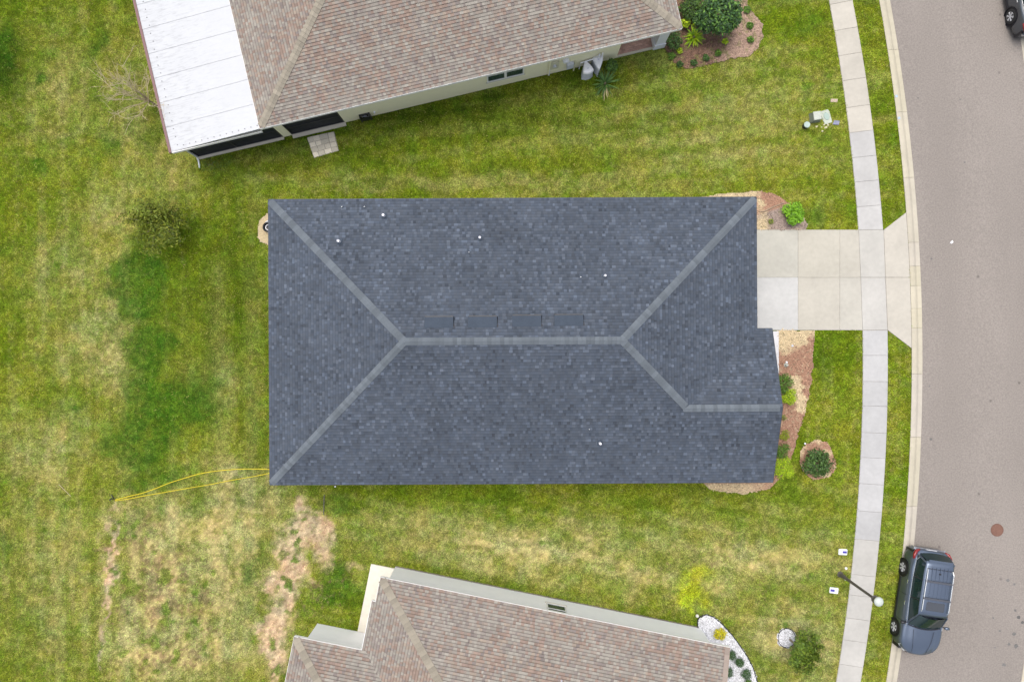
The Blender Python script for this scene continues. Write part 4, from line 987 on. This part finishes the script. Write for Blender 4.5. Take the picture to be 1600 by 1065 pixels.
# ------------------------------------------------------------------ small things on the lawn
# paver pad by the screened wall
c4 = [Vector(P(480,215)), Vector(P(522,206)), Vector(P(529,235.5)), Vector(P(491,246.6))]
pad = empty('stepping_pad', (*((c4[0]+c4[2])/2), 0)); tag(pad, 'small pad of pale broken pavers on the grass below the dark screens', 'paved pad'); cen = (c4[0]+c4[2])/2
rr = random.Random(4); rowsv = [0,.26,.5,.76,1]
for j in range(4):
    us_ = [0]+sorted([.25+rr.uniform(-.07,.07), .5+rr.uniform(-.07,.07), .77+rr.uniform(-.05,.05)])+[1]
    for i in range(4):
        def bl(u, v): return (c4[0]*(1-u)*(1-v)+c4[1]*u*(1-v)+c4[2]*u*v+c4[3]*(1-u)*v)-cen
        g_ = .008; q = [bl(us_[i]+g_, rowsv[j]+g_), bl(us_[i+1]-g_, rowsv[j]+g_), bl(us_[i+1]-g_, rowsv[j+1]-g_), bl(us_[i]+g_, rowsv[j+1]-g_)]
        q = [(p.x+rr.uniform(-.012,.012), p.y+rr.uniform(-.012,.012)) for p in q]; c = rr.uniform(.72,1.12)
        MB().prism(q, -.02, .045+rr.uniform(-.008,.008), inset=.01).build('paver', M['stone'], pad, color=(.60*c,.55*c,.45*c))
MB().prism([tuple((p-cen)*1.02) for p in c4], -.05, .02).build('bedding', M['joint2'], pad)
# round hose pot on a pale slab by the left wall
x, y = P(421, 356); hp = empty('hose_pot', (x, y, .03)); tag(hp, 'dark round pot with a pale coil standing in sand at the left wall', 'hose pot')
MB().lathe([(.24,0),(.26,.22),(.24,.24),(.21,.22),(.2,.05),(0,.05)], n=24).build('pot', M['dark'], hp, smooth=False)
MB().tube([(.13*math.cos(a), .13*math.sin(a), .08+a*.004) for a in np.linspace(0, 19, 60)], .02, 6).build('hose', M['whiteplastic'], hp)
x, y = P(424, 354); tag(MB().lathe([(.36,0),(.36,.035),(.34,.045),(0,.045)], (x, y, .02), 28).build('round_slab', M['concrete'], color=(.5,.5,.5)), 'pale round slab under the dark pot', 'slab')
# yellow hose and sprinkler
def smoothpath(pp, n=8):
    out = []
    pp = [Vector(p) for p in pp]; pp = [pp[0]]+pp+[pp[-1]]
    for i in range(1, len(pp)-2):
        for k in range(n):
            t = k/n; a, b, c, d = pp[i-1:i+3]
            out.append(.5*((2*b)+(-a+c)*t+(2*a-5*b+4*c-d)*t*t+(-a+3*b-3*c+d)*t**3))
    out.append(pp[-2]); return out
hs = smoothpath([(*P(*q), .05) for q in ((440,734),(420,732.5),(395,732),(370,732.5),(340,735),(315,739),(290,746),(265,754),(245,762),(225,769),(205,774),(181,780))])
tag(MB().tube(hs, .019, 6).build('garden_hose', M['hose']), 'yellow garden hose, upper of the two, curving from the dark roof corner', 'hose')
hs = smoothpath([(*P(*q), .05) for q in ((440,735),(420,739),(395,744),(360,750),(330,756),(300,761),(260,768),(220,775),(200,779),(181,781.5))])
tag(MB().tube(hs, .016, 6).build('garden_hose', M['hose']), 'yellow garden hose, lower and straighter of the two, from the dark roof corner', 'hose')
x, y = P(178, 778); spk = empty('sprinkler', (x, y, 0), .2); tag(spk, 'black stake sprinkler where the yellow hoses end', 'sprinkler')
MB().tube([(0,0,-.05),(0,0,.28)], .02, 6).tube([(-.12,.02,.03),(.1,-.03,.03)], .018, 6).build('stake', M['blackplastic'], spk)
MB().lathe([(.03,0),(.045,.03),(.03,.08),(0,.09)], (0,0,.27), 8).build('head', M['dark'], spk)
MB().tube([(0,0,.05),(-.06,.22,.05)], .022, 6).build('connector', M['blackplastic'], spk)
tag(MB().tube([(*P(93,756), .05),(*P(112,775), .05)], .012, 6).build('stick', M['twig']), 'thin straight pale stick lying on the far left lawn', 'stick')
tag(MB().tube([(*P(507,772), .05),(*P(506,803), .05)], .022, 6).build('metal_rod', M['pole']), 'thin dark rod lying in the grass below the dark roof', 'rod')
tag(MB().lathe([(.035,0),(.04,.05),(0,.06)], (*P(524,759.5), 0), 8).build('drain_cap', M['whiteplastic']), 'white pipe cap in the grass at the lower edge of the dark roof', 'cap')
# utility boxes
def meter_box(px, py, ang, side, label):
    x, y = P(px, py); r = empty('meter_box', (x, y, 0), ang); tag(r, label, 'meter box', 'white meter boxes beside the footpath')
    pts = [(-.22,-.12),(-.19,-.15),(.19,-.15),(.22,-.12),(.22,.12),(.19,.15),(-.19,.15),(-.22,.12)]
    MB().prism(pts, -.02, .055, inset=.015).build('cover', M['whiteplastic'], r)
    MB().box(side*.08-.10,-.055,.052,side*.08+.10,.055,.068).build('lid', M['bluelid'], r)
meter_box(1316.5, 861.5, -.05, 1, 'white meter box with its blue lid to the right, above the street lamp foot')
meter_box(1302.5, 921.5, -.12, -1, 'white meter box with its blue lid to the left, below the street lamp foot')
x, y = P(1272, 184.5); ut = empty('utility_pedestal', (x, y, 0), R(8)); tag(ut, 'grey green utility box with a paler square top on the lawn', 'utility box')
MB().add([(-.26,-.25,0),(.26,-.25,0),(.26,.25,0),(-.26,.25,0),(-.17,-.19,.34),(.17,-.19,.34),(.17,.19,.34),(-.17,.19,.34)], [(4,5,6,7),(0,1,5,4),(1,2,6,5),(2,3,7,6),(3,0,4,7)]).build('body', mat('utility_grey', (.17,.19,.15), .6, n1=(8,.15)), ut)
MB().prism([(-.19,-.21),(.19,-.21),(.19,.21),(-.19,.21)], .335, .40, inset=.02).build('lid', M['stone'], ut, color=(.42,.44,.38))
x, y = P(1291, 183); vb = empty('valve_cover', (x, y, 0), R(22)); tag(vb, 'pale concrete collar with an oval blue green lid beside the utility box', 'valve cover')
MB().prism([(-.22,-.33),(.17,-.36),(.24,.2),(.2,.33),(-.16,.36),(-.24,.25)], -.02, .045, inset=.015).build('collar', M['concrete'], vb, color=(.42,.45,.38))
MB().lathe([(1,0),(1,.02),(.9,.03),(0,.03)], n=24).build('lid', M['greenplastic'], vb)
bpy.data.objects['lid.003' if 'lid.003' in bpy.data.objects else 'lid']
for c in vb.children:
    if c.name.startswith('lid'): c.scale = (.14,.2,1); c.location = (0,.03,.04)
x, y = P(1306, 192); tag(MB().prism([(x-.18,y-.09),(x+.13,y-.12),(x+.18,y+.09),(x-.1,y+.12)], -.02, .05, inset=.012).build('valve_cover', mat('slate_lid', (.20,.21,.30), .6, n1=(9,.2))), 'small slate blue valve lid near the footpath edge', 'valve cover')
x, y = P(1303, 157.5); tag(MB().prism([(x-.18,y-.08),(x+.17,y-.09),(x+.18,y+.08),(x-.17,y+.09)], -.02, .04, inset=.012).build('valve_cover', M['stone'], color=(.46,.36,.28)), 'small worn beige valve lid above the utility box', 'valve cover')
x, y = P(1257.5, 197.5); rp = empty('riser_cap', (x, y, 0)); tag(rp, 'round dark pipe with a pale blue green cap left of the utility box', 'pipe cap')
MB().lathe([(.15,0),(.15,.24)], n=20).build('pipe', M['blackplastic'], rp); MB().lathe([(.155,.24),(.155,.28),(.13,.30),(0,.30)], n=20).build('cap', mat('pale_cap', (.34,.42,.38), .5, n1=(9,.1)), rp)
rr = random.Random(9)
for i in range(9):
    x, y = P(1280+rr.uniform(-7,16), 201+rr.uniform(-6,5)); s_ = rr.uniform(.03,.06)
    tag(MB().lathe([(s_,0),(s_*1.1,s_*.4),(s_*.6,s_*.9),(0,s_)], (x, y, .01), 7).build('pebble', M['stone'], color=(.50,.46,.30)), 'small tan pebble scattered below the utility box', 'pebble', 'tan pebbles below the utility box')
x, y = P(1318, 904); 
# street lamp
x, y = P(1312.5, 896.5); sl = empty('street_lamp', (x, y, 0), 0); tag(sl, 'dark street lamp with a round white top leaning over the footpath view', 'street lamp')
MB().lathe([(.15,0),(.15,.05),(.10,.12),(.095,.5),(.072,.62),(.062,3.1),(.07,3.14),(.10,3.2),(.11,3.26)], n=16).build('pole', M['pole'], sl)
MB().lathe([(.11,3.24),(.17,3.30),(.17,3.34),(.15,3.36),(.205,3.55),(.215,3.60)], n=20).build('lantern_body', M['pole'], sl)
MB().lathe([(.215,3.60),(.21,3.66),(.15,3.72),(.05,3.75),(0,3.755)], n=24).build('lamp_cap', M['lampwhite'], sl, smooth=True)
MB().box(.06,-.16,.30,.12,-.09,.42).build('tag_plate', M['whiteplastic'], sl)
tag(MB().lathe([(.06,0),(.065,.05),(0,.07)], (*P(1321.5, 887), 0), 10).build('pipe_cap', M['whiteplastic']), 'white cap in the grass between the lamp foot and the footpath', 'cap')
tag(MB().lathe([(.045,0),(.045,.04),(0,.05)], (*P(1257.5, 692.5), .01), 10).build('lawn_sprinkler', M['whiteplastic']), 'small white sprinkler head above the round bark bed', 'sprinkler')
# manhole
x, y = P(1559, 828); mh = empty('manhole_cover', (x, y, -.05)); tag(mh, 'rusty round manhole cover in the road', 'manhole cover')
MB().lathe([(.32,-.02),(.32,.012),(.295,.016),(.29,.006),(0,.006)], n=32).build('rim', M['rust'], mh)
pl = MB().lathe([(.28,0),(.28,.014),(0,.014)], n=32)
for i in range(-4, 5):
    l = math.sqrt(max(0, .07-(i*.055)**2)); pl.box(-l, i*.055-.012, .014, l, i*.055+.012, .02)
pl.build('plate', M['rust'], mh)
x, y = P(1488.5, 377.5); tag(MB().prism([(x-.09,y-.04),(x-.02,y-.10),(x+.09,y-.02),(x+.03,y+.09)], -.09, -.055, inset=.01).build('paper_scrap', M['whiteplastic']), 'pale scrap lying on the road opposite the driveway', 'litter')
# oil drips on the road
def stain(px, py, r, f):
    x, y = P(px, py, -.06); rr_ = random.Random(px); n = 14
    d = abs(x-off(CURB_R, ROADW/2, y)[0]); z = -.04-.06*d/(ROADW/2)+.006
    pts = [(x+r*(1+rr_.uniform(-.35,.35))*math.cos(i*6.283/n), y+r*(1+rr_.uniform(-.35,.35))*math.sin(i*6.283/n), z) for i in range(n)]
    m = MB(); m.add(pts, [tuple(range(n))]); return m.build('oil_stain', mat('oil_stain', (f*1.05, f, f*.95), .8, n1=(14,.25)), road)
for q in ((1585.5,912,.06,.14),(1575,906,.08,.14),(1592,964,.10,.09),(1587,953,.07,.11),(1598,972,.08,.10),(1552,965,.05,.13),(1562,985,.06,.13),(1585,990,.09,.12),(1588,1009,.12,.12),(1577,1006,.07,.13),(1569,1038,.1,.14),(1555,1011,.05,.15),(1453,603,.05,.14),(1455,686,.06,.12),(1456,404,.05,.12),(1500,156,.04,.13),(1507,254,.05,.13),(1435,153,.04,.13)):
    stain(*q)
# blue paint dots on the kerb
for i, (px, py) in enumerate(((1400,151),(1404,185))):
    x, y = P(px, py); tag(MB().lathe([(.07,-.02),(.07,.052),(0,.052)], (x, y, 0), 12).build('kerb_marker', mat('kerb_marker', (.34,.42,.5), .7, n1=(20,.3))), ('upper' if i == 0 else 'lower')+' pale blue round marker on the kerb top', 'marker')

# ------------------------------------------------------------------ cars
def car(cx, cy, ang, paint, label, hatch=False, z=-.07):
    root = empty('parked_car', (cx, cy, z), ang); tag(root, label, 'car')
    XF, XR, WHL = 2.54, -2.60, 1.50; AX = (1.52, -1.48); RW = .375
    xs = [-2.60,-2.56,-2.45,-2.25]+list(np.arange(-2.1, 2.0, .07))+[2.05,2.2,2.32,2.42,2.49,2.54]
    def hwid(x):
        t = abs(x)/2.6
        w_ = 1.0-.05*t**3
        if x > 1.9: w_ -= .52*((x-1.9)/.64)**2.6
        if x < -2.0: w_ -= .28*((-x-2.0)/.6)**2.6
        return w_
    def ztop(x):
        if x > 1.05: return 1.10-.03*(x-1.05)-.20*max(0, (x-1.6)/.94)**2.2
        if x < -2.2: return 1.12-.16*((-x-2.2)/.4)**2
        return 1.12
    def zbot(x):
        b = .27
        for a in AX:
            d = abs(x-a)
            if d < RW+.075: b = max(b, .36+math.sqrt(max(0, (RW+.075)**2-d*d)))
        if x > 2.3: b = max(b, .27+.1*(x-2.3)/.24)
        return b
    rows = []; 
    for x in xs:
        w_ = hwid(x); zb = zbot(x); zt_ = ztop(x); h = zt_-zb
        half = [(w_*.90, .24 if zb < .3 else zb-.0), (w_*.975, zb), (w_*1.0, zb+h*.12), (w_*1.0, zb+h*.40), (w_*.99, zb+h*.62), (w_*.965, zb+h*.82), (w_*.93, zb+h*.93), (w_*.87, zt_),
                (w_*.80, zt_+.012), (w_*.62, zt_+.03), (w_*.60, zt_+.042), (w_*.33, zt_+.055), (0, zt_+.06)]
        rows.append([(x, y_, z_) for y_, z_ in half]+[(x, -y_, z_) for y_, z_ in half[-2::-1]])
    k = len(rows[0]); vs = [p for r_ in rows for p in r_]; fs = []
    for i in range(len(rows)-1):
        for j in range(k-1): fs.append((i*k+j, i*k+j+1, (i+1)*k+j+1, (i+1)*k+j))
    fs += [tuple(range(k))[::-1], tuple((len(rows)-1)*k+j for j in range(k))]
    MB().add(vs, fs).build('body', paint, root, smooth=True)
    MB().box(-2.5,-.86,.2,2.4,.86,.75).build('underbody', M['blackplastic'], root)
    # lower cladding
    for s_ in (-1, 1):
        m = MB()
        for a, b in ((-1.02, 1.05),):
            m.box(a, s_*1.005 if s_ > 0 else -1.02, .24, b, 1.02 if s_ > 0 else -1.005, .36)
        m.build('sill_trim', M['blackplastic'], root)
    # greenhouse
    zr_ = 1.70
    def tw(x): return .70-.05*max(0, (x+.4)/1.6)**2-.07*max(0, (-x-1.2)/1.2)**2
    roofx = list(np.linspace(-2.25, .36, 14))
    def rz(x): return zr_-.05*max(0, (x+.2)/.6)**2-.05*max(0, (-x-1.0)/1.3)**2
    m = MB(); vs = []
    for x in roofx:
        w_ = tw(x); z_ = rz(x); pr_ = [(w_+.03, z_-.07),(w_, z_-.015),(w_*.9, z_+.012),(w_*.6, z_+.028),(w_*.3, z_+.036),(0, z_+.038)]
        vs += [(x, a, b) for a, b in pr_]+[(x, -a, b) for a, b in pr_[-2::-1]]
    k = 11; fs = [(i*k+j, i*k+j+1, (i+1)*k+j+1, (i+1)*k+j) for i in range(len(roofx)-1) for j in range(k-1)]+[tuple(range(k))[::-1], tuple((len(roofx)-1)*k+j for j in range(k))]
    m.add(vs, fs); rf = m.build('roof', paint, root, smooth=True)
    for i in range(-2, 3):   # pressed ribs
        MB().box(-2.0, i*.19-.012, zr_-.02, -.35, i*.19+.012, rz(-1)+.046-.004*abs(i)).build('rib', paint, rf)
    # glass: windscreen, rear window, sides
    def patch(name, a, b, c, d, nu=6, nv=4, bulge=.0, mt=None, par=root, bx=0, label=None):
        a, b, c, d = map(Vector, (a, b, c, d)); vs = []
        for i in range(nu+1):
            for j in range(nv+1):
                u = i/nu; v_ = j/nv; p = a*(1-u)*(1-v_)+b*u*(1-v_)+c*u*v_+d*(1-u)*v_
                p = p+Vector((bx*4*u*(1-u), 0, bulge*4*u*(1-u))); vs.append(p)
        fs = [(i*(nv+1)+j, (i+1)*(nv+1)+j, (i+1)*(nv+1)+j+1, i*(nv+1)+j+1) for i in range(nu) for j in range(nv)]
        o_ = MB().add(vs, fs).build(name, mt or M['carglass'], par, smooth=True)
        return o_
    zb_ = 1.13
    patch('windscreen', (1.02,-.80,zb_),(1.02,.80,zb_),(.37,.64,zr_-.05),(.37,-.64,zr_-.05), bulge=.03, bx=.13, nu=10)
    patch('rear_window', (-2.46,.74,zb_+.02),(-2.46,-.74,zb_+.02),(-2.24,-.62,zr_-.07),(-2.24,.62,zr_-.07), bulge=.03, bx=-.09, nu=10)
    MB().box(-2.33,-.58,zr_-.05,-2.2,.58,zr_-.02).build('rear_spoiler', paint, root)
    for s_ in (-1, 1):
        cuts = [(.98,.36),(-.30,-.33),(-1.32,-1.30),(-2.38,-2.18)]
        for i in range(3):
            (b0, t0), (b1, t1) = cuts[i], cuts[i+1]; g_ = .03
            y0b = s_*.885; y0t = s_*(tw(t0)+.03); y1b = s_*.885 if i < 2 else s_*.82; y1t = s_*(tw(t1)+.03)
            A_, B_, C_, D_ = (b0-g_, y0b if i else s_*.84, zb_-.02), (b1+g_, y1b, zb_-.02), (t1+g_, y1t, zr_-.07), (t0-g_*.5, y0t, zr_-.07)
            patch('side_window', *( (A_, B_, C_, D_) if s_ > 0 else (B_, A_, D_, C_)), nu=4, nv=3)
        # pillars
        for i, (b, t) in enumerate(cuts):
            yb = s_*(.885 if 0 < i < 3 else (.84 if i == 0 else .80)); m = MB(); m.tube([(b, yb, zb_-.03),(t, s_*(tw(t)+.025), zr_-.06)], .035 if i in (0,3) else .022, 6)
            m.build('pillar', paint if i in (0,3) else M['blackplastic'], root)
        m = MB(); m.tube([(1.15, s_*.885, 1.115),(.3, s_*.905, 1.125),(-1.2, s_*.905, 1.13),(-2.1, s_*.875, 1.16),(-2.3, s_*.82, 1.3)], .016, 6); m.build('chrome_strip', M['chrome'], root)
        m = MB(); m.tube([(.15, s_*.62, zr_+.0),(.05, s_*.64, zr_+.07),(-1.75, s_*.63, zr_+.075),(-1.9, s_*.61, zr_+.0)], .024, 8); m.build('roof_rail', M['chrome'], root)
        # mirror
        mr = empty('wing_mirror'); 
        mr.parent = root
        MB().lathe([(0,-.13),(.06,-.11),(.085,0),(.06,.10),(0,.12)], (.98, s_*1.08, 1.18), 10, axis='y').build('shell', paint if s_ > 0 else M['blackplastic'], mr, smooth=True)
        MB().tube([(.96, s_*.88, 1.12),(.98, s_*1.0, 1.16)], .03, 6).build('arm', M['blackplastic'], mr)
        # lights
        m = MB(); m.add([(2.44,s_*.58,.86),(2.12,s_*.905,.90),(2.18,s_*.92,.76),(2.50,s_*.60,.74),(2.42,s_*.56,.93),(2.05,s_*.865,.985)], [(0,1,2,3) if s_ < 0 else (3,2,1,0),(4,5,1,0) if s_ < 0 else (0,1,5,4)])
        m.build('headlight', M['lens'], root)
        m = MB(); m.tube([(-2.14,s_*.925,1.03),(-2.34,s_*.885,.99),(-2.50,s_*.80,.93),(-2.58,s_*.62,.90)], [.05,.075,.085,.05], 8); m.build('tail_light', M['red'], root, smooth=True)
        for b in (.1, -.95): MB().box(b-.1, s_*.985 if s_ > 0 else -1.015, .93, b+.1, 1.015 if s_ > 0 else -.985, .965).build('door_handle', M['chrome'], root)
        for xg in (.98,-.30,-1.36):
            MB().box(xg-.006, s_*.99 if s_ > 0 else -1.006, .36, xg+.006, 1.006 if s_ > 0 else -.99, .98).build('door_gap', M['blackplastic'], root)
    # windscreen surround and wipers
    MB().tube([(1.02+.14*4*u*(1-u)+.03, -.80+1.6*u, zb_-.005+.03*4*u*(1-u)) for u in np.linspace(0,1,11)], .03, 6).build('wiper_cowl', M['blackplastic'], root)
    for y0 in (-.5, .15): MB().tube([(1.12,y0,1.16),(1.05,y0+.55,1.19)], .012, 5).build('wiper', M['blackplastic'], root)
    for xb in (-.50, -1.32): MB().box(xb-.045,-.66,zr_+.06,xb+.045,.66,zr_+.095).build('crossbar', mat('crossbar_grey', (.06,.065,.08), .5), root)
    sr = MB().prism([(-.34,-.40),(-.30,-.44),(.04,-.44),(.08,-.40),(.08,.40),(.04,.44),(-.30,.44),(-.34,.40)], zr_+.0, zr_+.042, inset=.01).build('sunroof', mat('sunroof_glass', (.05,.055,.065), .12, spec=.8), root)
    MB().box(-1.93,-.62,zr_-.0,-1.9,.62,zr_+.022).build('roof_seam', M['blackplastic'], root)
    MB().lathe([(.05,0),(.03,.05),(0,.06)], (-1.72,-.0,zr_+.025), 8).build('antenna', M['blackplastic'], root)
    for s_ in (-1, 1): MB().tube([(1.25,s_*.50,1.155),(1.7,s_*.46,1.145),(2.15,s_*.38,1.07),(2.4,s_*.34,.99)], .008, 4).build('bonnet_crease', M['blackplastic'], root)
    MB().box(2.50,-.45,.40,2.56,.45,.72).build('grille', M['blackplastic'], root)
    MB().box(-2.62,-.9+.1,.62,-2.55,.8,.68).build('bumper_trim', M['chrome'], root)
    MB().box(-2.612,-.26,.76,-2.59,.26,.88).build('number_plate', M['whiteplastic'], root)
    # wheels
    ty = MB().lathe([(.22,.125),(.33,.125),(.37,.10),(.378,.05),(.378,-.05),(.37,-.10),(.33,-.125),(.22,-.125)], n=28, axis='y').mesh('tyre', M['tyre'])
    rimb = MB().lathe([(.235,-.10),(.245,-.02),(.245,.10),(.225,.128),(.215,.10),(.20,.04),(0,.035)], n=28, axis='y')
    for i in range(6):
        a = i*math.pi/3
        for da in (-.13, .13):
            p0 = Vector((.05*math.cos(a), .11, .05*math.sin(a))); p1 = Vector((.22*math.cos(a+da), .118, .22*math.sin(a+da)))
            rimb.tube([p0, p1], [.034,.03], 5)
    rimb.lathe([(.06,.03),(.06,.125),(.03,.135),(0,.135)], n=12, axis='y'); rimm = rimb.mesh('rim', M['alloy'])
    for ax_ in AX:
        for s_ in (-1, 1):
            wr = empty('wheel', (ax_, s_*.885, .378), 0 if s_ > 0 else math.pi); wr.parent = root
            inst('tyre', ty, wr); inst('rim', rimm, wr)
            MB().lathe([(RW+.075,-.02),(RW+.075,.02),(RW+.045,.02),(RW+.045,-.02)], (ax_, s_*.985, .36), 28, axis='y').build('arch_trim', M['blackplastic'], root)
    return root
f1 = math.atan2(-.989, -.147)
car(20.28, -12.88, f1, M['carblue'], 'blue grey estate car with roof rails parked with two wheels on the kerb')
f2 = math.atan2(.986, -.164)
car(25.62, 17.80, f2, M['carblack'], 'dark grey car cut off by the upper right corner, red tail light showing')

# ------------------------------------------------------------------ grass blades
def grass():
    r = np.random.RandomState(77); N0 = 1150000
    x = r.uniform(-27.0, 21.0, N0); y = r.uniform(-18.0, 18.0, N0)
    ok = (x < CURB_L(y)-.03)
    edge = (fbm(x, y, .3, 5)-.5)*.16
    ok &= ~((x > WALK_L(y)-.0+edge*.7) & (x < WALK_R(y)+.0+edge*.7))
    def inL(O, T, u0, u1, v0, v1, sg=1):
        dx = x-O[0]; dy = y-O[1]; u = dx*math.cos(T)+dy*math.sin(T); v = (-dx*math.sin(T)+dy*math.cos(T))*sg
        return (u > u0) & (u < u1) & (v > v0) & (v < v1)
    ok &= ~inL(O1, T1, -4.1, 19.9, .42, 20) & ~inL(O1, T1, -4.25, .25, .30, .6) & ~inL(O1, T1, .7, 3.45, .24, .6)
    ok &= ~inL(O2, T2, .3, 16, .40, 14, -1) & ~inL(O2, T2, -3, .5, 3.95, 14, -1) & ~inL(O2, T2, -.92, .5, .5, 4, -1)
    ok &= ~((x > -10.7) & (x < 10.9) & (abs(y) < 6.1)) & ~((x > 10.8) & (x < 11.5) & (y < .2) & (y > -6.1))
    for B_ in (BED_NE, BED_SE, BED_RING, BED_WEST, BED_NORTH):
        ok &= ~(inpoly(x+edge*1.2, y-edge*1.2, B_) & (r.rand(N0) > .015))
    for B_ in (GRAVEL, GRAVEL_RING, DRIVE, ENTRY, [tuple(p) for p in c4]): ok &= ~inpoly(x, y, B_)
    x = x[ok]; y = y[ok]
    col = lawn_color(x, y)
    bare = (col[:, 0] > col[:, 1]*1.22) & (col[:, 0] > .24)
    kp = ~(bare & (r.rand(len(x)) < .55)); x = x[kp]; y = y[kp]; col = col[kp]; n = len(x)
    L_ = r.uniform(.05, .125, n); W_ = r.uniform(.016, .042, n); a = r.uniform(0, 2*np.pi, n); e = r.uniform(.1, 1.1, n)
    lush = smooth(col[:, 1]-col[:, 0], .0, .05); L_ *= 1+.25*lush
    z0 = (fbm(x, y, 1.2, 3)-.5)*.03; ca, sa = np.cos(a), np.sin(a)
    b0 = np.stack([x-sa*W_/2, y+ca*W_/2, z0+.002], 1); b1 = np.stack([x+sa*W_/2, y-ca*W_/2, z0+.002], 1)
    tp = np.stack([x+ca*L_*np.cos(e), y+sa*L_*np.cos(e), z0+.005+L_*np.sin(e)*.75], 1)
    V = np.stack([b0, b1, tp], 1).reshape(-1, 3); Fc = np.arange(3*n).reshape(n, 3)
    f = r.uniform(.68, 1.38, (n, 1)); straw = r.rand(n) < .11*(1-.85*lush); col = col*f
    col[straw] = col[straw]*.4+np.array((.42,.38,.12))*.62*r.uniform(.7,1.3,(straw.sum(),1))*.8
    grn = r.rand(n) < .10; col[grn] = col[grn]*np.array((.62,.95,.55))
    o_ = fastmesh('grass', V, Fc, M['blade'], col*1.25, 'FACE', 3)
    tag(o_, 'short patchy lawn grass, green and straw coloured', 'grass', kind='stuff'); return n
print('blades', grass())
